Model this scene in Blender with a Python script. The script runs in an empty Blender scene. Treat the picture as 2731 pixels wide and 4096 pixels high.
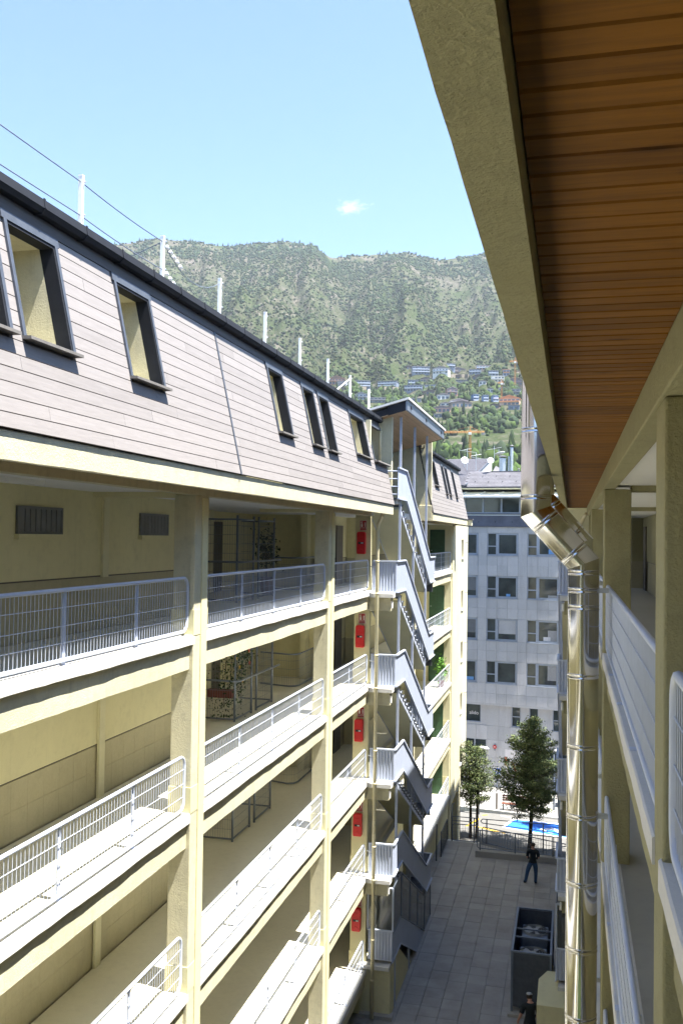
import bpy, bmesh, math, random
import numpy as np
from mathutils import Vector, Matrix, Euler
R = math.radians
random.seed(7); np.random.seed(7)
S = bpy.context.scene
C = S.collection

# ------------------------------------------------------------------ camera, sky, sun, exposure
cam = bpy.data.cameras.new('camera'); camo = bpy.data.objects.new('camera', cam); C.objects.link(camo); S.camera = camo
cam.sensor_fit = 'HORIZONTAL'; cam.sensor_width = 24.0; cam.lens = 32.64
cam.clip_start = 0.05; cam.clip_end = 12000
YAW, PITCH, ROLL = 0.24296, 0.02695, 0.01393
fw = Vector((-math.sin(YAW)*math.cos(PITCH), math.cos(YAW)*math.cos(PITCH), math.sin(PITCH)))
rt = Vector((math.cos(YAW), math.sin(YAW), 0)); up = rt.cross(fw)
r2 = rt*math.cos(ROLL)+up*math.sin(ROLL); u2 = -rt*math.sin(ROLL)+up*math.cos(ROLL)
camo.matrix_world = Matrix(((r2.x,u2.x,-fw.x,0),(r2.y,u2.y,-fw.y,0),(r2.z,u2.z,-fw.z,0),(0,0,0,1)))

SUN = Vector((1.0,-0.20,2.72)).normalized()
world = bpy.data.worlds.new('World'); S.world = world; world.use_nodes = True
wn = world.node_tree; wn.nodes.clear()
wo = wn.nodes.new('ShaderNodeOutputWorld'); bg = wn.nodes.new('ShaderNodeBackground'); sky = wn.nodes.new('ShaderNodeTexSky')
sky.sky_type = 'NISHITA'; sky.sun_disc = False
sky.sun_elevation = math.asin(SUN.z); sky.sun_rotation = math.atan2(SUN.x, SUN.y)
sky.altitude = 1000; sky.air_density = 1.1; sky.dust_density = 0.3; sky.ozone_density = 6.0
bg.inputs['Strength'].default_value = 0.079
# one small wisp of cloud above the ridge, part of the sky itself
def wnode(t,**k):
    x=wn.nodes.new(t)
    for a,b in k.items(): setattr(x,a,b)
    return x
tc=wnode('ShaderNodeTexCoord'); CD=Vector((-0.2215,0.9145,0.3385)).normalized()
sb=wnode('ShaderNodeVectorMath',operation='SUBTRACT'); sb.inputs[1].default_value=CD; nv=wnode('ShaderNodeVectorMath',operation='NORMALIZE'); wn.links.new(tc.outputs['Generated'],nv.inputs[0]); wn.links.new(nv.outputs[0],sb.inputs[0])
sc_=wnode('ShaderNodeVectorMath',operation='MULTIPLY'); sc_.inputs[1].default_value=(40,40,105); wn.links.new(sb.outputs[0],sc_.inputs[0])
ln=wnode('ShaderNodeVectorMath',operation='LENGTH'); wn.links.new(sc_.outputs[0],ln.inputs[0])
nz=wnode('ShaderNodeTexNoise'); nz.inputs['Scale'].default_value=1.9; nz.inputs['Detail'].default_value=7; nz.inputs['Roughness'].default_value=.65; wn.links.new(sc_.outputs[0],nz.inputs['Vector'])
fa=wnode('ShaderNodeMath',operation='SUBTRACT'); wn.links.new(nz.outputs['Fac'],fa.inputs[0]); md=wnode('ShaderNodeMath',operation='MULTIPLY'); md.inputs[1].default_value=.42; wn.links.new(ln.outputs['Value'],md.inputs[0]); wn.links.new(md.outputs[0],fa.inputs[1])
mr=wnode('ShaderNodeMapRange'); mr.inputs[1].default_value=.22; mr.inputs[2].default_value=.5; mr.inputs[4].default_value=.7; wn.links.new(fa.outputs[0],mr.inputs[0])
mx=wnode('ShaderNodeMix',data_type='RGBA'); wn.links.new(mr.outputs[0],mx.inputs[0]); wn.links.new(sky.outputs[0],mx.inputs[6]); mx.inputs[7].default_value=(4.2,4.6,5.0,1)
wn.links.new(mx.outputs[2], bg.inputs['Color']); wn.links.new(bg.outputs[0], wo.inputs['Surface'])
sl = bpy.data.lights.new('sun','SUN'); sl.energy = 5.0; sl.angle = R(0.53); sl.color = (1.0,0.955,0.87)
so = bpy.data.objects.new('sun', sl); C.objects.link(so); so.rotation_euler = (-SUN).to_track_quat('-Z','Y').to_euler(); so.location = (30,-10,60)
S.view_settings.view_transform = 'Standard'; S.view_settings.look = 'None'
S.view_settings.exposure = 2.1; S.view_settings.gamma = 1.0; S.view_settings.use_curve_mapping = False
S.render.engine = 'CYCLES'
S.cycles.max_bounces = 10; S.cycles.diffuse_bounces = 8; S.cycles.glossy_bounces = 4; S.cycles.transparent_max_bounces = 12
S.cycles.sample_clamp_indirect = 8.0

# ------------------------------------------------------------------ materials
MAT = {}
class NT:
    def __init__(s, name):
        m = bpy.data.materials.new(name); m.use_nodes = True; s.m = m; s.t = m.node_tree; s.t.nodes.clear()
        s.out = s.n('ShaderNodeOutputMaterial'); s.b = s.n('ShaderNodeBsdfPrincipled'); s.l(s.b.outputs[0], s.out.inputs[0]); MAT[name] = m
    def n(s, typ, **kw):
        x = s.t.nodes.new(typ)
        for k,v in kw.items(): setattr(x,k,v)
        return x
    def l(s,a,b): s.t.links.new(a,b)
    def setb(s, **kw):
        for k,v in kw.items(): s.b.inputs[k.replace('_',' ')].default_value = v
    def coord(s, scale=(1,1,1), kind='Object'):
        tc = s.n('ShaderNodeTexCoord'); mp = s.n('ShaderNodeMapping'); mp.inputs['Scale'].default_value = scale
        s.l(tc.outputs[kind], mp.inputs['Vector']); return mp.outputs[0]
    def wcoord(s, scale=(1,1,1)):
        g = s.n('ShaderNodeNewGeometry'); mp = s.n('ShaderNodeMapping'); mp.inputs['Scale'].default_value = scale
        s.l(g.outputs['Position'], mp.inputs['Vector']); return mp.outputs[0]
    def noise(s, vec, scale, detail=4, rough=0.6, dist=0.0):
        x = s.n('ShaderNodeTexNoise'); x.inputs['Scale'].default_value = scale; x.inputs['Detail'].default_value = detail
        x.inputs['Roughness'].default_value = rough; x.inputs['Distortion'].default_value = dist; s.l(vec, x.inputs['Vector']); return x.outputs['Fac']
    def ramp(s, fac, stops):
        x = s.n('ShaderNodeValToRGB'); e = x.color_ramp.elements
        while len(e) < len(stops): e.new(0.5)
        for i,(p,c) in enumerate(stops): e[i].position = p; e[i].color = (c[0],c[1],c[2],1) if len(c)==3 else c
        s.l(fac, x.inputs[0]); return x.outputs[0]
    def mix(s, fac, a, b, typ='MIX'):
        x = s.n('ShaderNodeMix', data_type='RGBA', blend_type=typ)
        for v,i in ((fac,0),(a,6),(b,7)):
            if hasattr(v,'is_output'): s.l(v, x.inputs[i])
            elif i==0: x.inputs[0].default_value = v
            else: x.inputs[i].default_value = (v[0],v[1],v[2],1)
        return x.outputs[2]
    def math(s, op, a, b=0.0):
        x = s.n('ShaderNodeMath', operation=op)
        for v,i in ((a,0),(b,1)):
            if hasattr(v,'is_output'): s.l(v, x.inputs[i])
            else: x.inputs[i].default_value = v
        return x.outputs[0]
    def bump(s, h, strength=0.3, dist=0.01):
        x = s.n('ShaderNodeBump'); x.inputs['Strength'].default_value = strength; x.inputs['Distance'].default_value = dist
        s.l(h, x.inputs['Height']); s.l(x.outputs[0], s.b.inputs['Normal'])
    def color(s, c): s.l(c, s.b.inputs['Base Color'])

def mul(c,k): return tuple(min(1,x*k) for x in c)
def stucco(name, col, grain=45, bump=0.5, dist=0.012, var=0.12, rough=0.9, dirt=0.25):
    t = NT(name); w = t.wcoord()
    big = t.noise(w, 0.55, 5, 0.65); mid = t.noise(w, 6, 5, 0.6); fine = t.noise(w, grain, 6, 0.7)
    c = t.ramp(big, [(0.25, mul(col,1-var)),(0.75, mul(col,1+var*0.6))])
    c = t.mix(t.math('MULTIPLY', t.ramp(mid, [(0.5,(0,0,0)),(0.8,(1,1,1))]), dirt), c, mul(col,0.62))
    st = t.noise(t.wcoord((9,9,0.5)), 1.2, 4, 0.7)
    c = t.mix(t.math('MULTIPLY', t.ramp(st, [(0.55,(0,0,0)),(0.8,(1,1,1))]), dirt*0.8), c, mul(col,0.6))
    c = t.mix(t.ramp(fine,[(0.3,(0.18,)*3),(0.6,(0,0,0))]), c, mul(col,0.5))
    t.color(c); t.setb(Roughness=rough)
    h = t.math('ADD', t.math('MULTIPLY', fine, 0.7), t.math('MULTIPLY', mid, 0.5)); t.bump(h, bump, dist)
def plain(name, col, rough=0.5, metal=0.0, var=0.12, scale=4, bump=0.0, spec=None):
    t = NT(name); w = t.wcoord(); f = t.noise(w, scale, 5, 0.65)
    t.color(t.ramp(f, [(0.3, mul(col,1-var)),(0.7, mul(col,1+var))])); t.setb(Roughness=rough, Metallic=metal)
    if spec is not None: t.setb(Specular_IOR_Level=spec)
    if bump: t.bump(t.noise(w, scale*12, 4, 0.6), bump, 0.004)
    return t
YEL = (0.595,0.56,0.395)
stucco('stucco_yellow', YEL, 42, 0.8, 0.016, var=0.16, dirt=0.6)
stucco('soffit_yellow', (0.76,0.72,0.46), 70, 0.2, 0.005, dirt=0.15)
stucco('stucco_smooth', (0.68,0.635,0.385), 70, 0.25, 0.006, dirt=0.3)
stucco('stucco_cream', (0.68,0.645,0.43), 55, 0.3, 0.006)
stucco('stucco_yellow_shaded', (0.385,0.36,0.20), 34, 1.0, 0.03, dirt=0.4)  # yellow stucco darkened: shade of the right block put into the colour
stucco('stucco_smooth_shaded', (0.40,0.375,0.215), 60, 0.4, 0.01, dirt=0.3)  # smooth stucco darkened the same way for the shaded right block
stucco('floor_cream_shaded', (0.36,0.35,0.31), 90, 0.12, 0.003, var=0.08, rough=0.6)  # cream floor darkened: right gallery shade put into the colour
stucco('concrete_white', (0.66,0.65,0.62), 60, 0.5, 0.008, var=0.1)
stucco('concrete_grey', (0.34,0.33,0.31), 50, 0.5, 0.008)
stucco('floor_cream', (0.73,0.70,0.57), 90, 0.12, 0.003, var=0.08, rough=0.6)
stucco('ceiling_white', (0.78,0.78,0.76), 60, 0.2, 0.004, var=0.05, dirt=0.08)
stucco('block_beige', (0.46,0.42,0.27), 30, 0.3, 0.006, var=0.18)
stucco('asphalt', (0.145,0.142,0.137), 120, 0.4, 0.004, var=0.14, dirt=0.3)
stucco('pavement_light', (0.36,0.35,0.335), 60, 0.2, 0.004, dirt=0.2)
plain('rail_white', (0.50,0.55,0.66), 0.42, 0.0, 0.05)
plain('panel_blue', (0.40,0.45,0.57), 0.45, 0.0, 0.06, 2.5)
plain('metal_grey', (0.17,0.20,0.25), 0.45, 0.3, 0.12)
plain('metal_dark', (0.016,0.018,0.024), 0.7, 0.0, 0.25, 3, spec=0.25)
plain('metal_frame', (0.085,0.097,0.12), 0.5, 0.3, 0.18, 6)
plain('galvanised', (0.55,0.57,0.60), 0.38, 0.75, 0.12, 9)
plain('pipe_cream', (0.60,0.55,0.36), 0.5, 0, 0.1, 3)
plain('red_plastic', (0.62,0.008,0.012), 0.38, 0, 0.08)
plain('red_sign', (0.36,0.012,0.018), 0.5, 0, 0.06)
plain('white_paint', (0.78,0.78,0.76), 0.5, 0, 0.04)
plain('black_rubber', (0.012,0.012,0.014), 0.6)
plain('green_door', (0.022,0.075,0.032), 0.55, 0, 0.2, 5)
plain('door_brown', (0.085,0.075,0.06), 0.55, 0, 0.25, 5)
plain('louvre_grey', (0.16,0.165,0.175), 0.5, 0.2, 0.12)
plain('sill_grey', (0.15,0.14,0.13), 0.7, 0, 0.2, 8)
plain('win_frame', (0.33,0.36,0.42), 0.5, 0.2, 0.08)
plain('bark', (0.055,0.04,0.03), 0.95, 0, 0.35, 20, 0.6)
plain('yellow_paint', (0.70,0.42,0.03), 0.7, 0, 0.15, 20)
plain('blue_paint', (0.022,0.16,0.66), 0.6, 0, 0.15, 12)
plain('sign_blue', (0.01,0.07,0.5), 0.4)
plain('crane_orange', (0.42,0.17,0.03), 0.6, 0, 0.1)
plain('shirt_navy', (0.012,0.018,0.022), 0.9, 0, 0.3, 30, 0.3)
plain('jeans_blue', (0.03,0.075,0.16), 0.9, 0, 0.3, 25, 0.3)
plain('skin', (0.50,0.27,0.19), 0.6, 0, 0.08, 20)
plain('hair_dark', (0.03,0.022,0.016), 0.8, 0, 0.3, 60, 0.4)
plain('shoe_black', (0.012,0.012,0.012), 0.6)
plain('bench_wood', (0.16,0.06,0.04), 0.6, 0, 0.3, 10)
plain('pot_red', (0.16,0.035,0.02), 0.7)
plain('fan_grey', (0.33,0.34,0.34), 0.55, 0.1, 0.1)
plain('slate', (0.080,0.078,0.092), 0.62, 0, 0.3, 2.2, 0.3)
plain('slate_light', (0.105,0.103,0.12), 0.62, 0, 0.25, 1.5, 0.3)
plain('poster_white', (0.68,0.64,0.64), 0.5, 0, 0.06)
plain('poster_red', (0.52,0.04,0.035), 0.5); plain('poster_blue', (0.16,0.34,0.62), 0.5); plain('poster_dark', (0.06,0.05,0.07), 0.5)
plain('awning_white', (0.80,0.80,0.76), 0.7, 0, 0.05)
plain('curtain_stripe', (0.52,0.50,0.50), 0.85, 0, 0.1, 8)
plain('interior_dark', (0.045,0.047,0.05), 0.9, 0, 0.5, 0.8)
plain('petal_yellow', (0.80,0.50,0.02), 0.7); plain('petal_red', (0.75,0.12,0.06), 0.7)

t = NT('steel_mirror'); w = t.coord((1,1,1)); f = t.noise(t.wcoord((1,1,0.25)), 3.0, 3, 0.5)
t.color(t.ramp(f,[(0.3,(0.56,0.56,0.57)),(0.7,(0.70,0.70,0.71))])); t.setb(Metallic=1.0, Roughness=0.11)
t.bump(t.noise(t.wcoord((1,1,0.3)), 5.0, 2, 0.4), 0.05, 0.02)
t = NT('glass_dark'); f = t.noise(t.wcoord(), 0.9, 3, 0.5)
t.color(t.ramp(f,[(0.3,(0.02,0.026,0.03)),(0.7,(0.07,0.085,0.085))])); t.setb(Roughness=0.06, Specular_IOR_Level=0.6)
t.bump(t.noise(t.wcoord(), 1.3, 2, 0.4), 0.04, 0.05)
t = NT('glass_clear'); t.setb(Base_Color=(0.62,0.68,0.70,1), Roughness=0.05, Alpha=0.28, Specular_IOR_Level=0.7)
t = NT('glass_smoke'); t.setb(Base_Color=(0.10,0.11,0.11,1), Roughness=0.08, Alpha=0.72, Specular_IOR_Level=0.6)

def wood(name, dark, light, axis, knots, rough=0.45, tone=0.25):
    t = NT(name); tc = t.n('ShaderNodeTexCoord'); oi = t.n('ShaderNodeObjectInfo')
    sc = [22,22,22]; sc[axis] = 1.6
    g = t.n('ShaderNodeNewGeometry'); mp = t.n('ShaderNodeMapping'); mp.inputs['Scale'].default_value = sc
    off = t.n('ShaderNodeCombineXYZ'); r9 = t.math('MULTIPLY', oi.outputs['Random'], 37.0)
    for i in range(3): t.l(r9, off.inputs[i])
    add = t.n('ShaderNodeVectorMath', operation='ADD'); t.l(g.outputs['Position'], add.inputs[0]); t.l(off.outputs[0], add.inputs[1])
    t.l(add.outputs[0], mp.inputs['Vector'])
    gr = t.noise(mp.outputs[0], 1.6, 6, 0.65, 0.6)
    c = t.ramp(gr, [(0.25, dark),(0.72, light)])
    c = t.mix(tone, c, t.ramp(oi.outputs['Random'], [(0.0, mul(dark,0.7)),(0.5,light),(1.0, mul(light,1.25))]))
    if knots:
        mk = t.n('ShaderNodeMapping'); ks=[9,9,9]; ks[axis]=2.6; mk.inputs['Scale'].default_value = ks; t.l(add.outputs[0], mk.inputs['Vector'])
        v = t.n('ShaderNodeTexVoronoi'); v.inputs['Scale'].default_value = 0.8; t.l(mk.outputs[0], v.inputs['Vector'])
        k = t.ramp(v.outputs['Distance'], [(0.05,(1,1,1)),(0.2,(0,0,0))])
        sel = t.n('ShaderNodeSeparateColor'); t.l(v.outputs['Color'], sel.inputs[0])
        k = t.math('MULTIPLY', k, t.math('GREATER_THAN', sel.outputs[0], 1-knots))
        c = t.mix(k, c, mul(dark,0.25))
    t.color(c); t.setb(Roughness=rough, Specular_IOR_Level=0.25); t.bump(gr, 0.15, 0.004)
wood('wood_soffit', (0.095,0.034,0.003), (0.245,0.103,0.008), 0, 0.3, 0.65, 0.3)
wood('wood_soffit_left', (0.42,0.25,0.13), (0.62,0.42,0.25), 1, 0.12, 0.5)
wood('cladding', (0.205,0.19,0.186), (0.268,0.25,0.246), 1, 0.0, 0.7, 0.18)
wood('cladding_dark', (0.065,0.06,0.06), (0.10,0.092,0.09), 1, 0.0, 0.62, 0.3)

t = NT('paver'); oi = t.n('ShaderNodeObjectInfo'); w = t.wcoord()
c = t.ramp(oi.outputs['Random'],[(0,(0.31,0.30,0.29)),(0.5,(0.345,0.333,0.32)),(1,(0.385,0.37,0.355))])
n1 = t.noise(w, 90, 4, 0.7); n2 = t.noise(w, 1.1, 5, 0.65)
c = t.mix(t.ramp(n1,[(0.35,(0.35,)*3),(0.6,(0,0,0))]), c, (0.12,0.115,0.115)); c = t.mix(t.ramp(n2,[(0.42,(0,0,0)),(0.72,(0.6,)*3)]), c, (0.17,0.155,0.14))
t.color(c); t.setb(Roughness=0.75); t.bump(n1, 0.15, 0.003)
t = NT('stone_panel'); oi = t.n('ShaderNodeObjectInfo'); w = t.wcoord()
c = t.ramp(oi.outputs['Random'],[(0,(0.43,0.425,0.43)),(1,(0.51,0.50,0.505))])
n1 = t.noise(w, 26, 5, 0.75); n2 = t.noise(t.wcoord((2.2,2.2,0.35)), 1.0, 5, 0.7)
c = t.mix(t.ramp(n1,[(0.32,(0.45,)*3),(0.5,(0,0,0))]), c, (0.24,0.22,0.22)); c = t.mix(t.ramp(n2,[(0.5,(0,0,0)),(0.75,(0.45,)*3)]), c, (0.27,0.25,0.25))
t.color(c); t.setb(Roughness=0.8)
def vcol(name, rough=0.9, tint=None):
    t = NT(name); a = t.n('ShaderNodeAttribute', attribute_name='col'); c = a.outputs['Color']
    t.color(c); t.setb(Roughness=rough, Specular_IOR_Level=0.2); return t
t = vcol('foliage'); t = vcol('forest', 1.0)
t.setb(Specular_IOR_Level=0.05)
t = NT('hill_ground'); w = t.wcoord()
n1 = t.noise(w, 0.012, 7, 0.65); n2 = t.noise(w, 0.05, 6, 0.7); n3 = t.noise(w, 0.25, 5, 0.75)
c = t.ramp(n3, [(0.35,(0.026,0.037,0.015)),(0.5,(0.043,0.051,0.025)),(0.66,(0.10,0.09,0.07))])
c = t.mix(t.ramp(n2,[(0.52,(0,0,0)),(0.60,(1,1,1))]), c, t.ramp(n3,[(0.35,(0.055,0.048,0.04)),(0.65,(0.18,0.158,0.14))]))
c = t.mix(t.ramp(n1,[(0.42,(0,0,0)),(0.62,(0.75,)*3)]), c, (0.038,0.060,0.018))
g = t.n('ShaderNodeNewGeometry'); sx = t.n('ShaderNodeSeparateXYZ'); t.l(g.outputs['Position'], sx.inputs[0])
hi = t.n('ShaderNodeMapRange'); hi.inputs[1].default_value=260; hi.inputs[2].default_value=560; t.l(sx.outputs['Z'], hi.inputs[0])
rk = t.noise(t.wcoord((1,1,0.6)), 0.022, 8, 0.72); rk2 = t.ramp(rk, [(0.47,(0,0,0)),(0.56,(0.9,)*3)])
c = t.mix(t.math('MULTIPLY', rk2, t.math('MULTIPLY', hi.outputs[0], 0.6)), c, t.ramp(n3,[(0.3,(0.065,0.055,0.048)),(0.5,(0.125,0.108,0.094)),(0.68,(0.20,0.175,0.152))]))
t.color(c); t.setb(Roughness=1.0, Specular_IOR_Level=0.05); t.bump(n3, 0.6, 4.0)
# ------------------------------------------------------------------ helpers
class MB:
    def __init__(s): s.v=[]; s.f=[]; s.m=[]
    def add(s, vs, fs, mi=0):
        o=len(s.v); s.v += [tuple(x) for x in vs]; s.f += [tuple(i+o for i in f) for f in fs]; s.m += [mi]*len(fs); return s
    def box(s, x0,x1,y0,y1,z0,z1, mi=0):
        if x0>x1: x0,x1=x1,x0
        if y0>y1: y0,y1=y1,y0
        if z0>z1: z0,z1=z1,z0
        return s.add([(x0,y0,z0),(x1,y0,z0),(x1,y1,z0),(x0,y1,z0),(x0,y0,z1),(x1,y0,z1),(x1,y1,z1),(x0,y1,z1)],
              [(0,3,2,1),(4,5,6,7),(0,1,5,4),(1,2,6,5),(2,3,7,6),(3,0,4,7)], mi)
    def hexa(s, p, mi=0):   # 8 points: bottom 4, top 4
        return s.add(p, [(0,3,2,1),(4,5,6,7),(0,1,5,4),(1,2,6,5),(2,3,7,6),(3,0,4,7)], mi)
    def prism(s, pts, d, mi=0):   # extrude planar polygon by vector d
        n=len(pts); d=Vector(d); a=[Vector(p) for p in pts]; b=[p+d for p in a]
        return s.add(a+b, [tuple(range(n))[::-1], tuple(range(n,2*n))]+[(i,(i+1)%n,n+(i+1)%n,n+i) for i in range(n)], mi)
    def tube(s, pts, r, n=8, closed=False, mi=0, caps=True):
        P=[Vector(p) for p in pts]; k=len(P); rs = r if isinstance(r,(list,tuple)) else [r]*k
        rings=[]; prev=None
        for i in range(k):
            if closed: d=(P[(i+1)%k]-P[i-1])
            else: d=(P[min(i+1,k-1)]-P[max(i-1,0)])
            if d.length<1e-9: d=Vector((0,0,1))
            d.normalize()
            if prev is None:
                a=Vector((0,0,1)) if abs(d.z)<0.9 else Vector((1,0,0)); e=d.cross(a).normalized()
            else: e=(prev-d*prev.dot(d)); e = e.normalized() if e.length>1e-6 else d.orthogonal().normalized()
            prev=e; g=d.cross(e)
            rings.append([P[i]+(e*math.cos(2*math.pi*j/n)+g*math.sin(2*math.pi*j/n))*rs[i] for j in range(n)])
        vs=[q for rg in rings for q in rg]; fs=[]
        for i in range(k if closed else k-1):
            a=i*n; b=((i+1)%k)*n
            for j in range(n): fs.append((a+j,a+(j+1)%n,b+(j+1)%n,b+j))
        if caps and not closed: fs += [tuple(range(n))[::-1], tuple((k-1)*n+j for j in range(n))]
        return s.add(vs,fs,mi)
    def wire(s, a, b, r):   # cheap 3-sided wire
        return s.tube([a,b], r, 4, caps=False)
    def disc(s, c, nrm, r, n=16, mi=0, depth=0.0):
        nrm=Vector(nrm).normalized(); e=nrm.orthogonal().normalized(); g=nrm.cross(e); c=Vector(c)
        if depth: return s.tube([c,c+nrm*depth], r, n, mi=mi)
        return s.add([c+(e*math.cos(2*math.pi*j/n)+g*math.sin(2*math.pi*j/n))*r for j in range(n)],[tuple(range(n))],mi)
    def mesh(s, name, mats, smooth=False):
        me=bpy.data.meshes.new(name); me.from_pydata(s.v,[],s.f)
        for m in (mats if isinstance(mats,(list,tuple)) else [mats]): me.materials.append(MAT[m])
        if any(s.m): me.polygons.foreach_set('material_index', s.m)
        if smooth: me.polygons.foreach_set('use_smooth',[True]*len(me.polygons))
        bm=bmesh.new(); bm.from_mesh(me); bmesh.ops.recalc_face_normals(bm, faces=bm.faces); bm.to_mesh(me); bm.free()
        me.update(); return me
    def build(s, name, mats, parent=None, smooth=False, bevel=0, label=None):
        o=bpy.data.objects.new(name, s.mesh(name,mats,smooth)); C.objects.link(o)
        if parent is not None: attach(o,parent)
        if bevel: 
            b=o.modifiers.new('bevel','BEVEL'); b.width=bevel; b.segments=2; b.limit_method='ANGLE'
        if label: o['label']=label
        return o
ROOTLOC={}
def attach(o,parent):
    o.parent=parent; 
    o.matrix_parent_inverse=Matrix.Translation(-Vector(ROOTLOC.get(parent.name,(0,0,0))))
def thing(name,label,cat,loc=(0,0,0),group=None):
    o=bpy.data.objects.new(name,None); C.objects.link(o); o.location=loc; o.empty_display_size=0.2; ROOTLOC[o.name]=tuple(loc)
    o['label']=label; o['category']=cat
    if group: o['group']=group
    return o
def tag(o,label,cat,group=None):
    o['label']=label; o['category']=cat
    if group: o['group']=group
    return o
def struct(o): o['kind']='structure'; return o
def stuff(o): o['kind']='stuff'; return o
UNIT={}
def unit(mat,chamfer=0.0):
    k=(mat,chamfer)
    if k not in UNIT:
        m=MB()
        if chamfer:
            c=chamfer; m.add([(-.5,-.5,.5),(-.5,.5,.5),(-.5,.5,-.5+c*6),(-.5,.5-c,-.5),(-.5,-.5+c,-.5),(-.5,-.5,-.5+c*6),
                              (.5,-.5,.5),(.5,.5,.5),(.5,.5,-.5+c*6),(.5,.5-c,-.5),(.5,-.5+c,-.5),(.5,-.5,-.5+c*6)],
                   [(0,1,2,3,4,5),(11,10,9,8,7,6)]+[(i,(i+1)%6,6+(i+1)%6,6+i) for i in range(6)])
        else: m.box(-.5,.5,-.5,.5,-.5,.5)
        UNIT[k]=m.mesh('piece_'+mat,mat)
    return UNIT[k]
def piece(name,mat,parent,c,dims,rot=None,chamfer=0.0):
    o=bpy.data.objects.new(name,unit(mat,chamfer)); C.objects.link(o); o.location=c; o.scale=dims
    if rot: o.rotation_euler=rot
    attach(o,parent); return o
def copy_tree(root, loc, label, group=None):
    r=root.copy(); C.objects.link(r); r.location=loc; r['label']=label
    if group: r['group']=group
    def rec(src,dst):
        for ch in src.children:
            if ch.name not in KIDS: pass
            c=ch.copy(); C.objects.link(c); c.parent=dst; c.matrix_parent_inverse=ch.matrix_parent_inverse.copy(); rec(ch,c)
    rec(root,r); return r
KIDS=set()
def text_mesh(txt,size,mat,extr=0.002,align='CENTER'):
    cu=bpy.data.curves.new('lettering','FONT'); cu.body=txt; cu.size=size; cu.extrude=extr; cu.align_x=align; cu.align_y='CENTER'
    o=bpy.data.objects.new('tmp',cu); C.objects.link(o); dg=bpy.context.evaluated_depsgraph_get()
    me=bpy.data.meshes.new_from_object(o.evaluated_get(dg)); C.objects.unlink(o); bpy.data.objects.remove(o)
    me.materials.clear(); me.materials.append(MAT[mat]); return me
FLOORW=['top','second','third','fourth','lowest']
class Side:
    def __init__(s,xs,sg,dz): s.xs=xs; s.s=sg; s.dz=dz; s.swap={} if sg<0 else {'stucco_yellow':'stucco_yellow_shaded','stucco_smooth':'stucco_smooth_shaded','stucco_cream':'stucco_smooth_shaded','floor_cream':'floor_cream_shaded'}  # right side swaps in the darkened copies that carry its shade
    def X(s,u): return s.xs+s.s*u
    def zf(s,n): return -1.65-2.9*(n-1)+s.dz
    def box(s,mb,u0,u1,y0,y1,z0,z1,mi=0): return mb.box(s.X(u0),s.X(u1),y0,y1,z0,z1,mi)
    def P(s,u,y,z): return (s.X(u),y,z)
    def b(s,name,mat,parent,u0,u1,y0,y1,z0,z1,bevel=0,label=None):
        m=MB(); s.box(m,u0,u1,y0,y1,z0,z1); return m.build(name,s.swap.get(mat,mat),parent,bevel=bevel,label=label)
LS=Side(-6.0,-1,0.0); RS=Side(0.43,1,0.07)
G=-14.65   # courtyard level
ST=-17.0   # street level
# ------------------------------------------------------------------ the setting: ground, street, courtyard
def sheet(name,mat,x0,x1,y0,y1,z,th=0.02):
    m=MB(); m.box(x0,x1,y0,y1,z-th,z); return struct(m.build(name,mat))
m=MB(); m.box(-4000,4000,-3000,5000,-18.2,-17.3); struct(m.build('ground','hill_ground'))
m=MB(); m.box(-60,60,46.2,58.6,ST-0.3,ST); road=struct(m.build('road','asphalt'))
# far pavement follows the line of the grey building opposite (turned 7 degrees)
FA=R(7); FE=Vector((math.cos(FA),-math.sin(FA),0)); FN=Vector((-math.sin(FA),-math.cos(FA),0)); FO=Vector((-4,64,0))
def fp(s,d,z): v=FO+FE*s+FN*d; return (v.x,v.y,z)
m=MB(); m.prism([fp(-30,-2,ST+.13),fp(-30,5.0,ST+.13),fp(30,5.0,ST+.13),fp(30,-2,ST+.13)],(0,0,-.4)); struct(m.build('pavement','pavement_light'))
m=MB(); m.prism([fp(-30,5.0,ST+.14),fp(-30,5.16,ST+.14),fp(30,5.16,ST+.14),fp(30,5.0,ST+.14)],(0,0,-.4)); struct(m.build('kerb','concrete_white',bevel=.02))
# blue parking bay with white border, wheel chair emblem, yellow lines
def quadsheet(name,mat,pts,z):
    m=MB(); m.prism([(x,y,z) for x,y in pts],(0,0,-.003)); return m.build(name,mat,road)
def lerp2(p,q,t): return (p[0]+(q[0]-p[0])*t,p[1]+(q[1]-p[1])*t)
bay=[(-3.86,56.0),(-3.35,57.95),(3.2,57.2),(2.6,54.1)]
quadsheet('bay_border','white_paint',bay,ST+.004)
cx=sum(p[0] for p in bay)/4; cy=sum(p[1] for p in bay)/4
quadsheet('blue_bay','blue_paint',[(cx+(x-cx)*.955,cy+(y-cy)*.87) for x,y in bay],ST+.008)
m=MB()
def arc(c,r,a0,a1,w,n,z):
    for i in range(n):
        a=a0+(a1-a0)*i/n; b=a0+(a1-a0)*(i+1)/n
        m.prism([(c[0]+r*math.cos(a),c[1]+r*math.sin(a),z),(c[0]+(r+w)*math.cos(a),c[1]+(r+w)*math.sin(a),z),(c[0]+(r+w)*math.cos(b),c[1]+(r+w)*math.sin(b),z),(c[0]+r*math.cos(b),c[1]+r*math.sin(b),z)],(0,0,-.003))
arc((-1.0,56.1),.34,.2,5.0,.11,16,ST+.012)
m.disc((-1.55,56.2,ST+.012),(0,0,1),.14,12)
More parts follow.
